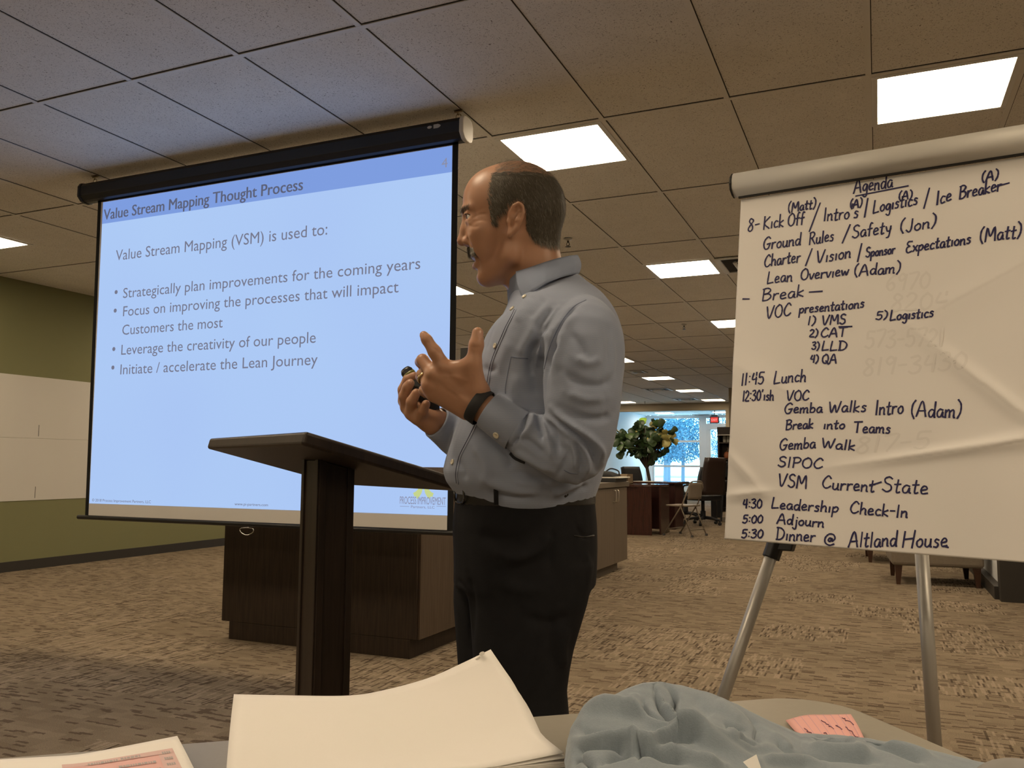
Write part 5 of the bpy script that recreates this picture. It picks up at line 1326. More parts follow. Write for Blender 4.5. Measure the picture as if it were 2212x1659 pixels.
# eyebrows, moustache
def patch_idx(f): return np.where(f(HL[:, 0], np.abs(HL[:, 1]), HL[:, 2]))[0]
brow_i = patch_idx(lambda x, y, z: (np.abs(z - (37.5 + .10 * (y - 20) - .004 * (y - 22) ** 2)) < 4.2) & (y > 9) & (y < 45) & (x > 66))
bm_ = strands('b', brow_i, 420, lambda h: .008, .00035, lambda h, n: HY * np.sign(h[1]) * 1.0 + HZ * .35 - HX * .2, [HM[1]], .22, 6)
bm_[0].build('eyebrows', HM[1], man, fix=False)
mst_i = patch_idx(lambda x, y, z: (z < -30) & (z > -48) & (y < 31) & (x > 48) & (z < -30 - .20 * y) & (z > -45 - .32 * y))
mm_ = strands('m', mst_i, 3600, lambda h: .0085, .0004, lambda h, n: -HZ * 1.0 + HY * np.sign(h[1]) * (.35 + abs(h[1]) * .03) + HX * .5, [HM[1], HM[2], mat('hair_white', (.30, .28, .24), .5)], .75, 8)
mo = bpy.data.meshes.new('moustache'); vv = []; ff = []; mi_ = []
for q in range(3):
    o_ = len(vv); vv += mm_[q].v; ff += [tuple(i + o_ for i in f) for f in mm_[q].f]; mi_ += [q] * len(mm_[q].f)
mo.from_pydata(vv, [], ff); mo.polygons.foreach_set('material_index', mi_)
link('moustache', mo, [HM[1], HM[2], MATS['hair_white']], man)
# ------------------------------------------------------------------ clothes
def shirt_mat():
    m = bpy.data.materials.new('shirt_pinstripe'); m.use_nodes = True
    nt = m.node_tree; b = nt.nodes['Principled BSDF']; L = nt.links
    tc = nt.nodes.new('ShaderNodeTexCoord')
    w = nt.nodes.new('ShaderNodeTexWave'); w.wave_type = 'BANDS'; w.bands_direction = 'Z'; w.inputs['Scale'].default_value = 190; w.inputs['Distortion'].default_value = .6; w.inputs['Detail'].default_value = 1; w.inputs['Detail Scale'].default_value = .05
    L.new(tc.outputs['Object'], w.inputs['Vector'])
    mx = nt.nodes.new('ShaderNodeMix'); mx.data_type = 'RGBA'; mx.inputs[6].default_value = (.225, .262, .355, 1); mx.inputs[7].default_value = (.305, .34, .42, 1)
    L.new(w.outputs['Fac'], mx.inputs[0]); L.new(mx.outputs[2], b.inputs['Base Color'])
    n = nt.nodes.new('ShaderNodeTexNoise'); n.inputs['Scale'].default_value = 500; L.new(tc.outputs['Object'], n.inputs['Vector'])
    bp = nt.nodes.new('ShaderNodeBump'); bp.inputs['Strength'].default_value = .25; bp.inputs['Distance'].default_value = .001
    L.new(n.outputs['Fac'], bp.inputs['Height']); L.new(bp.outputs[0], b.inputs['Normal'])
    b.inputs['Roughness'].default_value = .85; b.inputs['Specular IOR Level'].default_value = .15; b.inputs['Sheen Weight'].default_value = .1
    return m
M_SHIRT = shirt_mat(); M_COLLAR = mat('shirt_collar_cloth', (.25, .29, .385), .85, spec=.15, bump=(500, .2, .001))
def ring(pxl, pxr, py, d, b, n=40, pw=2.3, yaw=-.30, slope=0.0):
    """cross-section between two outline points, half depth b; turned by yaw so that the chest opens towards the viewer"""
    A, B = W3(pxl, py, d), W3(pxr, py + slope, d); c = (A + B) / 2; a = (A - B) / 2
    out = []
    for k in range(n):
        t = 2 * math.pi * k / n; x = math.cos(t); y = math.sin(t)
        x_ = math.copysign(abs(x) ** (2 / pw), x); y_ = math.copysign(abs(y) ** (2 / pw), y)
        out.append(c + a * x_ + near_dir * (b * y_))
    return out
rows = [(598, 1130, 1238, .026, -12), (606, 1122, 1254, .046, -8), (617, 1114, 1272, .068, -2), (628, 1108, 1288, .092, 0), (646, 1101, 1305, .120, 0), (667, 1094, 1319, .150, 0), (688, 1084, 1329, .172, 0), (702, 1070, 1334, .181, 0), (718, 1057, 1339, .187, 0), (736, 1047, 1344, .189, 0), (755, 1041, 1346, .189, 0), (800, 1026, 1346, .184, 0),
        (850, 1012, 1340, .178, 0), (900, 995, 1333, .172, 0), (940, 979, 1325, .168, 0), (985, 965, 1313, .166, 0), (1016, 957, 1303, .166, 0), (1040, 964, 1296, .162, 0), (1058, 978, 1290, .155, 0), (1074, 990, 1284, .150, 0), (1088, 1000, 1274, .148, 0), (1098, 1012, 1262, .140, 0)]
t_ = MB().loft([ring(l, r, y, D0, b, slope=s_) for y, l, r, b, s_ in rows])
def ptube(spec, n=22): return [W3(a, b, c) for a, b, c, r in spec], [r for *_, r in spec]
near_sl = [(1228, 690, 1.585, .046), (1256, 706, 1.520, .060), (1262, 740, 1.470, .0695), (1259, 800, 1.455, .0700), (1258, 860, 1.450, .0675), (1256, 920, 1.448, .0615), (1250, 965, 1.448, .0560), (1236, 984, 1.449, .0500), (1212, 975, 1.455, .0490), (1180, 960, 1.463, .0465), (1150, 946, 1.472, .0430), (1122, 931, 1.479, .0385), (1092, 910, 1.485, .0335), (1058, 888, 1.491, .0310)]
P_, R_ = ptube(near_sl); t_.tube(crom(P_, 3), np.interp(np.linspace(0, 1, (len(R_) - 1) * 3 + 1), np.linspace(0, 1, len(R_)), R_), 26)
far_sl = [(1165, 690, 1.76, .050), (1150, 720, 1.83, .062), (1120, 850, 1.83, .060), (1085, 950, 1.81, .054), (1030, 962, 1.745, .046), (992, 948, 1.700, .042), (966, 928, 1.672, .0375), (948, 915, 1.660, .0345)]
P_, R_ = ptube(far_sl); t_.tube(crom(P_, 3), np.interp(np.linspace(0, 1, (len(R_) - 1) * 3 + 1), np.linspace(0, 1, len(R_)), R_), 22)
me = bpy.data.meshes.new('tmp'); me.from_pydata(t_.v, [], t_.f)
bm = bmesh.new(); bm.from_mesh(me); bmesh.ops.recalc_face_normals(bm, faces=bm.faces); bm.to_mesh(me); bm.free()
SV, SF = voxel_skin(me, .0034, 'shirt'); SV = smooth_mesh(SV, SF, 7, .5)
FOLDS = [
 # armhole seam and the fold in front of it
 ([(1266, 648), (1240, 662), (1216, 690), (1199, 722), (1184, 760), (1174, 806), (1172, 846), (1180, 884)], -.0055, 4), ([(1250, 672), (1228, 700), (1212, 735), (1200, 775), (1194, 820)], .0035, 9),
 ([(1192, 712), (1172, 740), (1158, 775), (1156, 800)], .008, 7), ([(1204, 735), (1185, 770), (1178, 800)], -.010, 8), ([(1170, 730), (1150, 755), (1143, 790), (1150, 820)], -.0085, 8), ([(1195, 660), (1175, 690), (1158, 720)], -.004, 8), ([(1215, 655), (1190, 690), (1172, 712)], .004, 8),
 ([(1150, 640), (1128, 668), (1112, 700)], .003, 9), ([(1162, 700), (1140, 735), (1120, 775)], .0035, 12), ([(1180, 640), (1160, 665), (1140, 690)], -.0025, 8),
 ([(1158, 760), (1162, 810), (1158, 865)], -.0100, 20), ([(1120, 800), (1112, 850), (1098, 880)], .0030, 16), ([(1330, 700), (1338, 760), (1334, 830)], -.0030, 8),
 # pull folds on the upper arm
 ([(1240, 770), (1272, 785), (1302, 772)], .0040, 9), ([(1215, 800), (1255, 828), (1300, 832), (1325, 812)], -.0045, 9), ([(1222, 845), (1265, 862), (1310, 858)], .0042, 10), ([(1210, 880), (1255, 902), (1300, 905), (1322, 890)], -.005, 9), ([(1230, 715), (1252, 745), (1262, 775)], -.003, 10), ([(1310, 690), (1318, 740), (1316, 790)], -.0035, 9),
 ([(1190, 880), (1230, 915), (1268, 940), (1296, 968), (1302, 1000)], .0065, 7), ([(1182, 895), (1225, 925), (1262, 955), (1284, 985), (1288, 1015)], -.0075, 6), ([(1198, 915), (1235, 940), (1262, 970), (1270, 1005), (1262, 1030)], .0050, 6), ([(1240, 945), (1256, 985), (1254, 1025)], -.0045, 5), ([(1225, 942), (1240, 980), (1238, 1020)], .0035, 6),
 # forearm gathers beside the cuff
 ([(1141, 886), (1133, 910), (1120, 940), (1102, 968)], -.0085, 4), ([(1152, 893), (1150, 915), (1138, 935), (1120, 945)], .0065, 6), ([(1158, 900), (1168, 925), (1172, 950)], -.0070, 6), ([(1176, 898), (1178, 930), (1190, 965), (1200, 1000)], .0055, 7), ([(1190, 905), (1200, 940), (1204, 985)], -.0035, 7), ([(1128, 945), (1150, 960), (1176, 985)], -.0050, 7), ([(1105, 975), (1130, 985), (1165, 1005), (1198, 1020)], .0040, 7), ([(1140, 900), (1180, 900), (1215, 925)], .004, 7),
 ([(1202, 1030), (1216, 1005), (1222, 985)], -.0035, 5),
 # chest and belly drape
 ([(1040, 790), (1058, 800), (1078, 790)], -.003, 8), ([(1066, 700), (1054, 730), (1045, 760)], -.0030, 7), ([(1105, 730), (1085, 770), (1070, 810)], .0025, 14),
 ([(1042, 935), (1075, 960), (1098, 990), (1105, 1020)], -.0085, 14), ([(1020, 960), (1042, 985), (1052, 1020), (1040, 1045)], .0055, 12), ([(1100, 1010), (1150, 1030), (1200, 1050)], -.0050, 12), ([(1030, 1030), (1080, 1050), (1130, 1062), (1180, 1062)], .0050, 11), ([(1060, 1068), (1110, 1074), (1160, 1070)], -.0035, 7), ([(1190, 1070), (1225, 1055), (1260, 1040)], .0055, 9), ([(1210, 1080), (1240, 1062), (1275, 1045)], -.0040, 7), ([(1110, 1040), (1160, 1046), (1210, 1040)], .003, 8), ([(985, 990), (1000, 1015), (1003, 1040)], -.0030, 7),
 ([(1245, 596), (1275, 612), (1300, 640)], .002, 8), ([(1150, 632), (1185, 612), (1222, 596)], -.0025, 5)]
SV = sculpt(SV, SF, [(p_, a_ * 1.45, w_ * .95) for p_, a_, w_ in FOLDS])
SV = smooth_mesh(SV, SF, 1, .3)
n_ = fbm(SV, 38, 21); SV = SV + normals_of(SV, SF) * (n_ * .0010)[:, None]
shirt = link('shirt', np_mesh('shirt', SV, SF), M_SHIRT, man, smooth=True)
SH_BVH = BVHTree.FromPolygons([tuple(v) for v in SV], [tuple(int(i) for i in f) for f in SF])
def on_cloth(bvh, pts, lift):
    out = []
    for q in pts:
        a, n = hit(bvh, *q)
        if a is not None: out.append(a + n * lift)
    return out
def seam(name, pts, rad, m, bvh=None, lift=.0, par=None):
    P = on_cloth(bvh or SH_BVH, crom(pts, 5), lift)
    P = [p for i, p in enumerate(P) if i == 0 or np.linalg.norm(p - P[i-1]) < .05]
    if len(P) > 2: return MB().tube(P, rad, 6).build(name, m, par or shirt, smooth=True)
M_SEAM = mat('shirt_seam', (.15, .175, .25), .9)
# button placket: overlapping edge, its shadow line painted as a dark strip
PLK = [(1111, 668), (1104, 683), (1092, 706), (1085, 722), (1072, 752), (1064, 772), (1058, 792), (1053, 820), (1051, 838)]
PLK2 = [(1028, 912), (1018, 933), (1008, 953), (999, 970), (992, 985), (987, 1004), (984, 1026), (986, 1044)]
M_PLK = mat('placket_shadow', (.05, .052, .085), .9)
for q in (PLK, PLK2):
    seam('placket_shadow', q, .0010, M_PLK, lift=-.0002)
    seam('placket_fold', [(x + 4, y + 1) for x, y in q], .0016, M_SHIRT, lift=.0002)
M_BTN = mat('pearl_button', (.62, .58, .46), .25, spec=.6)
def button(px, py, bvh, par, r=.0052, name='button'):
    a, n = hit(bvh, px, py)
    if a is None: return
    b_ = MB().lathe([(.0001, .0006), (r * .55, .0010), (r * .8, .0022), (r, .0016), (r, -.0006)], a + n * .0006, 14, n).build(name, M_BTN, par, smooth=True)
    a1 = np.cross(n, (0, 0, 1.0)); a1 /= np.linalg.norm(a1); h_ = MB()
    for s_ in (-1, 1): h_.lathe([(.0001, 0), (.0006, 0), (.0006, .0005)], a + n * .0021 + a1 * s_ * .0012, 6, n)
for px, py in ((1070, 747), (1047.5, 828), (978, 998)): button(px, py, SH_BVH, shirt)
# chest pocket
seam('pocket_seam', [(1104, 771), (1120, 773), (1140, 775)], .0010, M_SEAM); seam('pocket_seam', [(1104, 771), (1098, 800), (1092, 835), (1092, 850)], .0007, M_SEAM)
seam('armhole_seam', [(1266, 648), (1240, 662), (1216, 690), (1199, 722), (1184, 760), (1174, 806)], .0009, M_SEAM)
seam('sleeve_seam', [(1218, 1015), (1232, 1022), (1248, 1024)], .0008, M_SEAM)
seam('sleeve_opening_shade', [(1102, 979), (1113, 990), (1134, 1000)], .0042, mat('sleeve_opening_dark', (.02, .02, .025), .9), lift=-.0016)  # dark strip stands in for the shade inside the sleeve opening
# cuffs: separate bands with an open edge
def cuff(c0, c1, r0, r1, n=30):
    c0, c1 = np.array(c0), np.array(c1); ax_ = (c1 - c0) / np.linalg.norm(c1 - c0); out = []
    e1 = np.cross(ax_, (0, 0, 1.0)); e1 /= np.linalg.norm(e1); e2 = np.cross(ax_, e1)
    for t in (0, .05, .5, .95, 1.0, 1.0, .6):
        r = (r0 + (r1 - r0) * t); inn = .0
        out.append((t, r + (.0012 if .04 < t < .97 else 0)))
    rings = [[c0 + (c1 - c0) * t + (e1 * math.cos(2*math.pi*k/n) + e2 * math.sin(2*math.pi*k/n)) * (r if i < 5 else r - .0028) for k in range(n)] for i, (t, r) in enumerate(out)]
    return MB().loft(rings, cap=False)
nc = cuff(W3(1119, 930.5, 1.480), W3(1054, 885, 1.492), .0385, .0335).build('cuff', M_SHIRT, shirt, smooth=True)
fc_ = cuff(W3(982, 938, 1.684), W3(942, 911, 1.657), .0390, .0325).build('cuff', M_SHIRT, shirt, smooth=True)
NC_BVH = BVHTree.FromPolygons([tuple(v.co) for v in nc.data.vertices], [tuple(p.vertices) for p in nc.data.polygons])
button(1072, 940, NC_BVH, nc, .0060)
seam('cuff_stitch', [(1136, 897), (1128, 918), (1116, 942), (1102, 964)], .0007, M_SEAM, NC_BVH, .0002, nc)
# collar: folded band round the neck, its points buttoned down in front
_phi = [0, 18, 38, 60, 90, 120, 150, 180]
_top = [(1096, 618, .0), (1103, 602, .040), (1117, 588, .062), (1141, 581, .0665), (1171, 570, .068), (1201, 560, .057), (1229, 553, .034), (1243, 551, .0)]
_bot = [(1092, 668, .0), (1104, 662, .040), (1131, 649, .108), (1153, 630, .118), (1181, 611, .116), (1212, 599, .094), (1237, 593, .052), (1249, 592, .0)]
def _edge(tab, ph):
    ph = ph % 360; q = ph if ph <= 180 else 360 - ph
    v = [np.interp(q, _phi, [t[k] for t in tab]) for k in range(3)]
    v = np.array(v)
    p = W3(v[0], v[1], D0 - v[2])
    if ph > 180: p = p - 2 * near_dir * np.dot(p - W3(v[0], v[1], D0), near_dir)
    return p
def collar_band(a0, a1, n, tabs, push, inn):
    G = []; cc0 = (W3(1170, 590, D0))
    for i in range(n + 1):
        ph = a0 + (a1 - a0) * i / n
        t, b = _edge(tabs[0], ph), _edge(tabs[1], ph); out = np.array([t[0] - cc0[0], t[1] - cc0[1], 0]); out /= np.linalg.norm(out) + 1e-9
        G.append([t + (b - t) * u + out * (push * math.sin(math.pi * u) - inn * u + (.0035 * (1 - u) if push else 0)) for u in np.linspace(0, 1, 9)])
    return MB().grid(G)
def ease_phi(G): return G
collar = collar_band(38, 322, 90, (_top, _bot), .006, 0).build('collar', M_COLLAR, shirt, smooth=True, solid=.0024)
collar_band(0, 360, 90, (_top, _bot), 0, .006).build('collar_stand', M_COLLAR, shirt, smooth=True, solid=.0016)
button(1133, 641, SH_BVH, shirt, .0046, 'collar_button'); button(1106.5, 667, SH_BVH, shirt)

# ---- watch band, ring, clicker
wb = cuff(W3(1045, 884, 1.4935), W3(1025, 870.5, 1.498), .0330, .0322); wb.build('wristband', mat('wristband_rubber', (.014, .014, .015), .7), man, smooth=True)
rc = W3(911, 811, 1.532); ra = W3(911.5, 808, 1.536) - W3(929, 832, 1.514); ra /= np.linalg.norm(ra)
e1 = np.cross(ra, (0, 0, 1.0)); e1 /= np.linalg.norm(e1); e2 = np.cross(ra, e1); rc = W3(916.5, 816.5, 1.5285)
MB().tube([rc + (e1 * math.cos(a) + e2 * math.sin(a)) * .0122 for a in np.linspace(0, 2 * math.pi, 25)[:-1]], .0017, 8, flat=(ra, 1.6), closed=True).build('wedding_ring', mat('gold', (.75, .58, .30), .2, 1.0), man, smooth=True)
for (px, py, bd_, up_, w_, l_) in ((909.5, 727, None, (-.5, -.86), .0042, .0055), (1038, 722, None, (.05, -1), .0055, .0070), (886, 824, None, (.3, -.9), .004, .005)):
    a, n = hit(BODY_BVH, px, py)
    if a is None: continue
    u = CR * up_[0] - CU * up_[1]; u = u - n * np.dot(u, n); u /= np.linalg.norm(u); s_ = np.cross(u, n)
    rows_ = []
    for t in (-1, -.5, 0, .5, .95):
        rw = []
        for k in (-1, -.6, 0, .6, 1):
            q = a + u * l_ * t * (1 - .08 * k * k) + s_ * w_ * k * (1 - .10 * abs(t)); h_, hn, _i, _d = BODY_BVH.ray_cast(Vector(q + n * .012), Vector(-n))
            rw.append((np.array(h_) if h_ is not None else q) + n * (.0005 if abs(k) < .9 and abs(t) < .9 else .0001))
        rows_.append(rw)
    MB().grid(rows_).build('fingernail', mat('nail', (.46, .26, .18), .3), man, smooth=True)
ck = thing('presentation_clicker', "black presentation remote held upright in the man's right hand", 'remote control', tuple(W3(912, 850, 1.655)))
ca, cb_ = W3(876, 799, 1.672), W3(941, 888, 1.646); cax = (cb_ - ca) / np.linalg.norm(cb_ - ca)
M_CLK = mat('clicker_black', (.010, .010, .011), .35)
MB().tube([ca - cax * .002, ca + cax * .004, ca + cax * .03, ca + cax * .07, cb_ - cax * .008, cb_], [.0095, .0128, .0142, .0152, .0150, .0100], 16, flat=(CF, .62)).build('clicker_body', M_CLK, ck, smooth=True)
MB().tube([ca + cax * .0105, ca + cax * .0165], .0140, 16, flat=(CF, .64)).build('clicker_band', mat('clicker_olive', (.12, .12, .012), .4), ck, smooth=True)

# ---- trousers, belt, shoes
M_TRS = mat('trouser_black', (.0135, .0135, .0150), .85, spec=.12, noise=(40, .2), bump=(400, .25, .001))
trow = [(1066, 986, 1282, .142), (1085, 983, 1284, .146), (1130, 978, 1288, .152), (1180, 980, 1289, .158), (1220, 981, 1288, .160), (1262, 980, 1285, .160)]
tb = MB().loft([ring(l, r, y, D0, b, 36, 2.4) for y, l, r, b in trow])
def legring(l, r, y, d, b): return ring(l, r, y, d - .0944 * (y - 1130) / FPX * 1.6, b, 28, 2.2)
nleg = [(1215, 1000, 1284, 1.585, .085), (1262, 1004, 1277, 1.585, .085), (1300, 1012, 1270, 1.585, .084), (1340, 1016, 1258, 1.585, .083), (1400, 1020, 1240, 1.585, .082), (1440, 1022, 1232, 1.585, .080), (1490, 1026, 1225, 1.585, .078), (1545, 1030, 1230, 1.585, .078), (1700, 1040, 1228, 1.585, .074), (1900, 1050, 1215, 1.585, .07), (2150, 1060, 1205, 1.585, .066)]
fleg = [(1215, 983, 1230, 1.715, .085), (1262, 980, 1215, 1.715, .085), (1300, 979, 1200, 1.715, .084), (1380, 985, 1185, 1.715, .08), (1440, 989, 1180, 1.715, .078), (1545, 992, 1170, 1.715, .074), (1750, 995, 1160, 1.715, .07), (2070, 1000, 1145, 1.715, .066)]
tb.loft([legring(l, r, y, d, b) for y, l, r, d, b in nleg]).loft([legring(l, r, y, d, b) for y, l, r, d, b in fleg])
me = bpy.data.meshes.new('tmp'); me.from_pydata(tb.v, [], tb.f)
bm = bmesh.new(); bm.from_mesh(me); bmesh.ops.recalc_face_normals(bm, faces=bm.faces); bm.to_mesh(me); bm.free()
TV, TF = voxel_skin(me, .0045, 'trousers'); TV = smooth_mesh(TV, TF, 6, .5)
TV = sculpt(TV, TF, [([(1190, 1145), (1175, 1180), (1130, 1205), (1085, 1212)], .007, 12), ([(1196, 1140), (1190, 1180), (1185, 1230)], -.006, 8), ([(1030, 1150), (1080, 1165), (1130, 1160)], -.005, 14), ([(1060, 1190), (1100, 1200), (1140, 1190)], .004, 12), ([(1240, 1130), (1262, 1160), (1280, 1157)], -.004, 4), ([(1225, 1350), (1215, 1400), (1218, 1450)], .006, 10), ([(1200, 1330), (1190, 1380), (1195, 1450)], -.005, 12), ([(1010, 1240), (1020, 1300), (1018, 1400)], -.006, 7), ([(1130, 1330), (1180, 1345), (1240, 1330)], -.004, 12), ([(1262, 1190), (1275, 1230), (1270, 1270)], .003, 8), ([(985, 1250), (998, 1265), (1008, 1290)], -.004, 5), ([(1080, 1260), (1130, 1275), (1190, 1265)], .004, 16)])
trs = link('trousers', np_mesh('trousers', TV, TF), M_TRS, man, smooth=True)
TR_BVH = BVHTree.FromPolygons([tuple(v) for v in TV], [tuple(int(i) for i in f) for f in TF])
seam('pocket_edge', [(1240, 1157), (1262, 1160), (1283, 1157)], .0016, M_BLACK, TR_BVH, .0, trs)
belt = MB().loft([[p + (p - W3(1135, 1070, D0)) * .012 * 0 for p in ring(983.5, 1285, y, D0, .146, 36, 2.4)] for y in (1050, 1053, 1083, 1086)])
blt = belt.build('belt', mat('belt_leather', (.010, .009, .008), .4, spec=.5), man, smooth=True, bevel=.001)
MB().tube(crom([W3(984, 1054, 1.60), W3(982, 1068, 1.595), W3(985, 1084, 1.60), W3(1000, 1085, 1.555), W3(1002, 1070, 1.55), W3(999, 1054, 1.555)], 3, True), .0022, 8, closed=True).build('belt_buckle', mat('buckle_dark_metal', (.12, .12, .12), .2, 1.0), blt, smooth=True)
MB().tube([W3(1071, 1052, 1.497), W3(1072, 1090, 1.497)], .0045, 8, flat=(CF, .5)).build('belt_loop', M_TRS, trs)
M_SHOE = mat('shoe_black', (.012, .011, .010), .35)
for a, c in ((ankn, 0), (ankf, 0)):
    a = np.asarray(a); G = []
    for t, hw_, h0 in ((-.085, .030, .075), (-.06, .036, .085), (0, .038, .085), (.05, .040, .070), (.11, .046, .052), (.16, .044, .042), (.195, .028, .030)):
        c_ = np.array([*(a + foot_dir * t)[:2], 0]); G.append([c_ + near_dir * hw_ * math.cos(2*math.pi*k/16) + np.array([0, 0, .012 + (h0 - .012) * (.5 + .5 * math.sin(2*math.pi*k/16))]) for k in range(16)])
    sh_ = MB().loft(G).build('shoe', M_SHOE, man, smooth=True)
    MB().prism([(-.09, -.036), (0, -.040), (.11, -.048), (.18, -.038), (.205, 0), (.18, .038), (.11, .048), (0, .040), (-.09, .036)], foot_dir, near_dir, np.array([a[0], a[1], 0.0]), (0, 0, .022)).build('shoe_sole', M_BLACK, sh_, bevel=.003)
# ------------------------------------------------------------------ the near table and what lies on it
TZ = .735
td1 = np.array([.777, .629, 0]); td2 = np.array([.629, -.777, 0]); TP0 = np.array([-.078, 1.196, 0])
R_ = .085; TL_, TW_ = 1.52, .76
def tpt(a, b, z=0.0): return TP0 - td1 * a + td2 * b + np.array([0, 0, z])
tpoly = []
for ca_, cb__, a0 in ((R_, R_, 0), (TL_ - R_, R_, 1), (TL_ - R_, TW_ - R_, 2), (R_, TW_ - R_, 3)):
    for k in range(9):
        t = math.pi / 2 * (k / 8) + a0 * math.pi / 2
        tpoly.append((ca_ - R_ * math.cos(t), cb__ - R_ * math.sin(t)) if a0 in (0,) else None)
tpoly = []
for (ca_, cb__, s0) in ((R_, R_, 180), (TL_ - R_, R_, 270), (TL_ - R_, TW_ - R_, 0), (R_, TW_ - R_, 90)):
    for k in range(9):
        t = math.radians(s0 + 90 * k / 8); tpoly.append((ca_ + R_ * math.cos(t), cb__ + R_ * math.sin(t)))
tc_ = tpt(TL_ / 2, TW_ / 2)
tab = thing('folding_table', 'grey-beige folding table with rounded corner in front of the viewer', 'table', (float(tc_[0]), float(tc_[1]), 0))
M_TAB = mat('table_beige_plastic', (.30, .275, .225), .45, noise=(90, .04), bump=(260, .15, .0006))
MB().prism(tpoly, -td1, td2, TP0 + np.array([0, 0, TZ - .042]), (0, 0, .042)).build('tabletop', M_TAB, tab, bevel=.008, seg=3)
for a in (.22, TL_ - .22):
    for b in (.10, TW_ - .10): MB().tube([tpt(a, b, TZ - .043), tpt(a, b, .004)], .0135, 10).build('leg', mat('table_leg_grey', (.2, .2, .2), .4, .6), tab, smooth=True)
    MB().tube([tpt(a, .10, .18), tpt(a, TW_ - .10, .18)], .011, 8).build('crossbar', MATS['table_leg_grey'], tab)

M_PAPER = mat('copy_paper', (.80, .77, .72), .8)
def coons(c0, c1, d0, d1_, n, m):
    """surface between curves c0 (far edge) and c1 (near edge), with sides d0, d1"""
    def res(c, k):
        c = crom(c, 8); L = np.concatenate([[0], np.cumsum([np.linalg.norm(c[i+1]-c[i]) for i in range(len(c)-1)])]); L /= L[-1]
        return np.stack([np.interp(np.linspace(0, 1, k), L, [p[q] for p in c]) for q in range(3)], 1)
    A, B, Cc, Dd = res(c0, n), res(c1, n), res(d0, m), res(d1_, m); G = np.zeros((n, m, 3))
    for i in range(n):
        u = i / (n - 1)
        for j in range(m):
            v = j / (m - 1)
            G[i, j] = (1-v)*A[i] + v*B[i] + (1-u)*Cc[j] + u*Dd[j] - ((1-u)*(1-v)*A[0] + u*(1-v)*A[-1] + (1-u)*v*B[0] + u*v*B[-1])
    return G
def px3(L): return [atd(*q) for q in L]
# curled stack of blank sheets; every visible sheet is its own
def sheet_of(k):
    far_l, far_r = (505, 1500, .885), (1060, 1403, .945)
    return [(505, 1500, .885), (600, 1502, .890), (750, 1503, .900), (830, 1491, .912), (925, 1465, .925), (1000, 1432, .935), (1060, 1403, .945)]
far0 = sheet_of(0)
right0 = [(1060, 1403, .945), (1085, 1440, .925), (1112, 1480, .900), (1145, 1545, .862), (1168, 1585, .835), (1218, 1626, .800)]
left0 = [(505, 1500, .885), (498, 1560, .830), (492, 1625, .778), (486, 1700, .735)]
near0 = [(486, 1700, .735), (700, 1706, .745), (950, 1680, .765), (1100, 1650, .785), (1218, 1626, .800)]
labels = ['topmost blank sheet of the curled paper stack on the table', 'blank sheet second from the top of the curled stack, peeking out on the right', 'third blank sheet of the curled stack, its corner lower on the right', 'fourth blank sheet of the curled stack', 'fifth blank sheet of the curled stack, near its lower right corner', 'lowest blank sheet of the curled stack, lying flattest on the table']
for k in range(6):
    dr_ = np.array([(0, 0), (32, 44), (46, 58), (54, 70), (74, 108), (80, 120)][k]) if k else np.array([0, 0])
    dn = np.array([(0, 0), (8, 4), (14, 8), (20, 13), (26, 18), (30, 25)][k])
    drop = np.array([0, 0, -.0028 * k])
    fr = [np.array(atd(a + dr_[0] * (i / 6) ** 3, b + dr_[1] * (i / 6) ** 3, c_)) + drop for i, (a, b, c_) in enumerate(far0)]
    rr = [None] * 6
    for i, (a, b, c_) in enumerate(right0):
        w = 1 - i / 5
        rr[i] = np.array(atd(a + dr_[0] * w ** 1.2 + dn[0] * (1 - w), b + dr_[1] * w + dn[1] * (1 - w), c_)) + drop
    fr[-1] = rr[0]
    lf = [p + drop for p in px3(left0)]; lf[0] = fr[0]
    nr = [p + drop for p in px3(near0)]; nr[0] = lf[-1]; nr[-1] = rr[-1]
    G = coons(fr, nr, lf, rr, 34, 16)
    G[..., 2] = np.maximum(G[..., 2], TZ + .0085 + .0012 * (5 - k))
    sh_ = MB().grid(G).build('paper_sheet', M_PAPER, None, smooth=True, solid=.0005); tag(sh_, labels[k], 'paper', 'sheets of the curled paper stack')
    if k == 0:
        for px, py in ((1032, 1423), (1042, 1414)):
            q = atd(px, py, .939); MB().lathe([(.0001, 0), (.0032, 0), (.0032, .0003)], q + np.array([0, -.001, .0012]), 12, (-.1, -.5, .85)).build('punch_mark', mat('punch_grey', (.5, .47, .42), .8), sh_)
# the slab of sheets underneath
ulx = [(497, 1600, .800), (760, 1606, .82), (1010, 1610, .832), (1205, 1638, .795), (1205, 1720, .73), (490, 1730, .72)]
U_ = [atz(px, py, TZ + .004) for px, py, _ in ulx]
cU = np.mean(U_, 0)
MBu = MB().prism([(p[0] - cU[0], p[1] - cU[1]) for p in U_], (1, 0, 0), (0, 1, 0), (cU[0], cU[1], TZ + .0005), (0, 0, .0065))
tag(MBu.build('paper_ream', M_PAPER), 'low pad of blank paper lying beneath the curled sheets', 'paper')

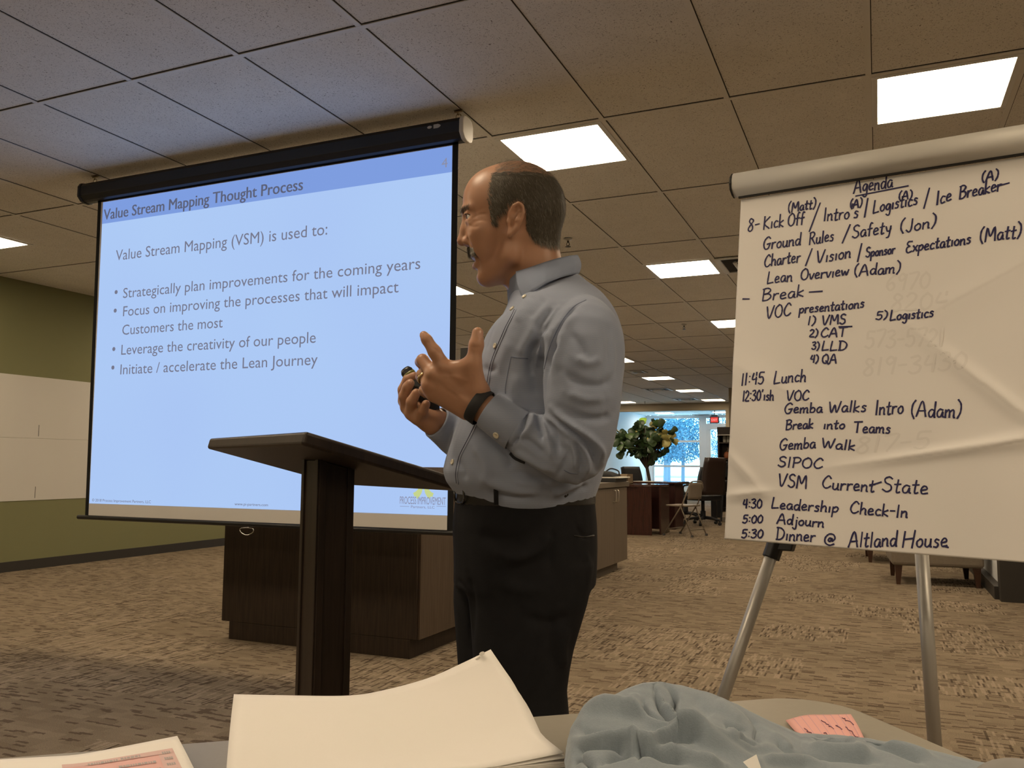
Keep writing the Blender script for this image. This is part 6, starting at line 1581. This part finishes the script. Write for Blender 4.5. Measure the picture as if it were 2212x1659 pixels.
# printed agenda handout with a pink table at the lower left
h_far = [(-60, 1648, .800), (0, 1641, .812), (100, 1635, .828), (170, 1630, .838), (260, 1614, .846), (383, 1590, .852)]
h_right = [(383, 1590, .852), (400, 1622, .825), (420, 1662, .795), (450, 1720, .750)]
h_left = [(-60, 1648, .800), (-60, 1690, .765), (-60, 1760, .715)]
h_near = [(-60, 1760, .715), (200, 1745, .730), (450, 1720, .750)]
G = coons(px3(h_far), px3(h_near), px3(h_left), px3(h_right), 26, 14)
G[..., 2] = np.maximum(G[..., 2], TZ + .0012)
ho = tag(MB().grid(G).build('handout', M_PAPER, None, smooth=True, solid=.0005), 'white handout with a printed pink table at the lower left', 'paper')
def on_sheet(G, u, v, lift=.0006):
    n, m = G.shape[:2]; a, b = u * (n - 1), v * (m - 1); i, j = min(int(a), n - 2), min(int(b), m - 2); a -= i; b -= j
    p = G[i, j]*(1-a)*(1-b) + G[i+1, j]*a*(1-b) + G[i, j+1]*(1-a)*b + G[i+1, j+1]*a*b
    nn = np.cross(G[i+1, j] - G[i, j], G[i, j+1] - G[i, j]); nn /= np.linalg.norm(nn)
    if nn[2] < 0: nn = -nn
    return p + nn * lift
def patch(G, u0, u1, v0, v1, name, m_, par, lift=.0006, n=10, skew=0.0):
    return MB().grid([[on_sheet(G, u0 + (u1 - u0) * i / n + skew * j / 4, v0 + (v1 - v0) * j / 4, lift) for j in range(5)] for i in range(n + 1)]).build(name, m_, par, fix=False)
M_PINKP = mat('print_pink', (.72, .44, .42), .8); M_GREYP = mat('print_grey', (.42, .38, .38), .8)
patch(G, .40, .945, .20, 1.0, 'printed_table', M_PINKP, ho)
patch(G, .865, .945, .20, 1.0, 'table_column', mat('print_pink_grey', (.66, .47, .45), .8), ho, .0009)
patch(G, .40, .945, .20, .27, 'table_heading', mat('print_pink_grey', (.66, .47, .45), .8), ho, .0010)
for u0, u1, v in ((.52, .66, .235), (.68, .78, .225), (.66, .84, .36), (.72, .85, .48), (.70, .85, .58), (.72, .85, .70), (.76, .85, .82)):
    tl2 = MB(); rg = random.Random(int(v * 1000)); u = u0
    while u < u1:
        w = rg.uniform(.006, .018); tl2.grid([[on_sheet(G, u + a * w, v + b * .035, .0013) for b in (0, 1)] for a in (0, 1)]); u += w + .004
    tl2.build('printed_line', M_GREYP, ho, fix=False)
for v in np.linspace(.24, .9, 8):
    tl2 = MB(); u = .885
    while u < .925: tl2.grid([[on_sheet(G, u + a * .008, v + b * .04, .0013) for b in (0, 1)] for a in (0, 1)]); u += .011
    tl2.build('printed_line', M_GREYP, ho, fix=False)

# pink lined slip
P4 = [atz(1697, 1556, TZ + .003), atz(1838, 1543, TZ + .018), atz(1872, 1606, TZ + .004), atz(1760, 1640, TZ + .003)]
s_far = [P4[0], atz(1740, 1545, TZ + .010), atz(1790, 1544, TZ + .014), P4[1]]
G2 = coons(s_far, [P4[3], (P4[3] + P4[2]) / 2, P4[2]], [P4[0], (P4[0] + P4[3]) / 2 + [0, 0, .002], P4[3]], [P4[1], (P4[1] + P4[2]) / 2 + [0, 0, .002], P4[2]], 14, 14)
slip = tag(MB().grid(G2).build('note_slip', mat('pink_note_paper', (.78, .42, .38), .8), None, smooth=True, solid=.0004), 'pink lined note slip with handwriting behind the blue-grey cloth', 'paper')
for u in np.linspace(.12, .92, 8): patch(G2, u, u + .008, 0, 1, 'ruled_line', mat('rule_line', (.55, .34, .42), .8), slip, .0006, 2)
def scrib(u0, v0, du, dv, n, seed):
    rg = random.Random(seed); pts = []
    for i in range(n): pts.append((u0 + du * i / n + rg.uniform(-.02, .02), v0 + dv * i / n + rg.uniform(-.03, .03)))
    return MB().tube([on_sheet(G2, *p, .0008) for p in [np.clip(q, .01, .99) for q in crom(pts, 4)]], .0005, 4)
for k, (u0, v0, du, dv, n) in enumerate(((.48, .20, .10, .30, 9), (.40, .55, .10, .30, 8), (.66, .40, .06, .18, 6), (.84, .15, .10, .30, 9), (.80, .5, .10, .35, 10), (.15, .35, .06, .25, 7))): scrib(u0, v0, du, dv, n, k).build('note_handwriting', mat('note_ink', (.16, .07, .12), .7), slip)

# crumpled blue-grey garment: a mound of cloth over the table with deep folds
def cloth():
    nx, ny = 300, 190
    out_ = []
    # footprint in table space: s along the picture's width, t from far (0) to near (1)
    sx = np.linspace(0, 1, nx)
    far_px = np.interp(sx, [0, .04, .10, .20, .30, .42, .55, .66, .78, .90, 1.0], [1226, 1240, 1275, 1345, 1420, 1510, 1620, 1730, 1850, 1990, 2130])
    crest = np.interp(sx, [0, .03, .07, .13, .20, .26, .31, .37, .44, .52, .60, .66, .72, .80, .90, 1.0], [1625, 1580, 1548, 1520, 1499, 1483, 1481, 1486, 1500, 1527, 1565, 1596, 1602, 1606, 1624, 1662])
    tcr = np.interp(sx, [0, .2, .35, .55, .75, 1.0], [.80, .865, .885, .870, .840, .800])     # distance of the crest line
    G = np.zeros((nx, ny, 3))
    rg = np.random.default_rng(2)
    for i in range(nx):
        top = np.array(atd(far_px[i], crest[i], tcr[i]))
        hc_ = top[2] - TZ
        hd = np.array([top[0], top[1], 0]); dist = np.linalg.norm(hd); hd /= dist
        for j in range(ny):
            t = j / (ny - 1)
            if t < .12:                                   # back side, hanging down to the table
                q = t / .12; ang = q * math.pi / 2
                p = top + hd * (.030 + .35 * hc_) * math.cos(ang); z = TZ + .0012 + (hc_ - .0012) * math.sin(ang)
            else:
                q = ((t - .12) / .88) ** 1.7; p = top - hd * q * .36
                z = TZ + .0012 + hc_ * (1 - .55 * q - .25 * q * q) 
            G[i, j] = (p[0], p[1], max(z, TZ + .0012))
    V = G.reshape(-1, 3); F = np.array([(i*ny+j, i*ny+j+1, (i+1)*ny+j+1, (i+1)*ny+j) for i in range(nx-1) for j in range(ny-1)])
    if (normals_of(V, F)[:, 2].mean() < 0): F = F[:, ::-1]
    ridge_a = [(1243, 1578), (1268, 1544), (1295, 1534), (1327, 1534), (1358, 1537), (1392, 1546), (1415, 1560), (1449, 1576), (1482, 1586), (1516, 1590), (1584, 1608), (1652, 1621), (1720, 1640)]
    valley_a = [(1412, 1484), (1421, 1508), (1428, 1527), (1440, 1547), (1453, 1562), (1482, 1576), (1516, 1582), (1553, 1595), (1590, 1606)]
    ridge_b = [(1229, 1600), (1268, 1604), (1302, 1602), (1336, 1603), (1372, 1599), (1390, 1611), (1410, 1608), (1437, 1597), (1471, 1590), (1505, 1598), (1532, 1610), (1580, 1628), (1640, 1650)]
    folds = [
     (ridge_a, .0105, 11), (valley_a, -.0125, 6.5), ([(1419, 1488), (1427, 1512), (1438, 1530), (1456, 1545), (1479, 1562), (1512, 1578)], .0060, 5), ([(1433, 1484), (1451, 1494), (1460, 1509), (1456, 1526), (1462, 1542), (1490, 1562), (1530, 1582)], -.0075, 5.5),
     ([(1388, 1517), (1391, 1537), (1407, 1553), (1437, 1568), (1470, 1578)], -.0130, 7), ([(1376, 1500), (1372, 1520), (1378, 1540)], .0035, 12), ([(1245, 1577), (1279, 1586), (1313, 1590), (1358, 1595)], -.0060, 9), (ridge_b, .0095, 9),
     ([(1241, 1632), (1258, 1617), (1290, 1612), (1330, 1613), (1356, 1620)], -.0095, 6), ([(1372, 1602), (1374, 1618), (1362, 1634)], .0055, 5), ([(1381, 1610), (1384, 1626), (1376, 1640)], -.0060, 5), ([(1398, 1613), (1432, 1606), (1470, 1600), (1510, 1608)], -.0075, 5),
     ([(1300, 1650), (1345, 1630), (1400, 1625), (1440, 1640), (1500, 1650)], -.0085, 8), ([(1420, 1620), (1460, 1632), (1510, 1648), (1570, 1660)], .0070, 8), ([(1240, 1650), (1252, 1636), (1270, 1645), (1282, 1660)], -.0120, 7),
     ([(1565, 1564), (1582, 1576), (1608, 1582)], -.0070, 5), ([(1575, 1582), (1570, 1596), (1586, 1604), (1604, 1596)], .0055, 6), ([(1580, 1606), (1610, 1612), (1640, 1618)], -.006, 5), ([(1490, 1505), (1520, 1530), (1535, 1555)], -.0030, 12), ([(1540, 1515), (1575, 1540), (1600, 1565)], .0028, 14), ([(1612, 1546), (1634, 1570), (1632, 1596), (1648, 1620)], -.0045, 6), ([(1660, 1585), (1690, 1605), (1705, 1625)], .004, 8), ([(1678, 1605), (1692, 1625), (1720, 1640)], -.0050, 6),
     ([(1752, 1588), (1775, 1598), (1800, 1610), (1828, 1612)], -.0080, 6), ([(1740, 1614), (1790, 1624), (1850, 1628), (1885, 1634)], .0065, 8), ([(1700, 1632), (1760, 1642), (1830, 1640), (1900, 1646)], -.0065, 7), ([(1872, 1606), (1920, 1618), (1965, 1636), (2000, 1650)], -.0060, 6), ([(1905, 1608), (1960, 1620), (2020, 1640)], .0050, 8), ([(1640, 1640), (1700, 1648), (1780, 1654)], .0055, 8), ([(1830, 1604), (1850, 1612), (1866, 1628)], .004, 7)]
    V = sculpt(V, F, [(p_, a_ * 1.75, w_ * .95) for p_, a_, w_ in folds])
    V = smooth_mesh(V, F, 2, .4)
    n_ = normals_of(V, F); V = V + n_ * (fbm(V, 55, 31) * .0022)[:, None]
    V[:, 2] = np.maximum(V[:, 2], TZ + .0010)
    return V, F
CV_, CF_ = cloth()
M_CLOTH = mat('fleece_blue_grey', (.225, .268, .305), .95, spec=.1, sheen=.25, noise=(420, .10, 2), bump=(700, .35, .0012))
gm = link('garment', np_mesh('garment', CV_, CF_), M_CLOTH, None, smooth=True, solid=.0016); gm.modifiers['solid'].offset = 1
tag(gm, 'crumpled blue-grey fleece garment lying on the table', 'garment')
# folded paper corner in front of the cloth
q0 = [atd(1567, 1668, .735), atd(1634, 1630, .735), atd(1655, 1690, .715), atd(1590, 1720, .71)]
tag(MB().add(q0, [(0, 1, 2, 3)]).build('paper_scrap', M_PAPER, None, solid=.0006), 'small paper corner sticking up in front of the blue-grey garment', 'paper')
# rounded grey case at the lower right edge
gc = thing('soft_case', 'rounded grey case cut off at the lower right corner', 'case', tuple(atd(2200, 1690, .80)))
cc_ = atd(2212, 1704, .695); b0_ = float(cc_[2])
MB().ball((cc_[0], cc_[1], .7615), (.040, .034, .0255), 22, 14).build('case_shell', mat('case_grey', (.27, .26, .245), .5), gc, smooth=True)
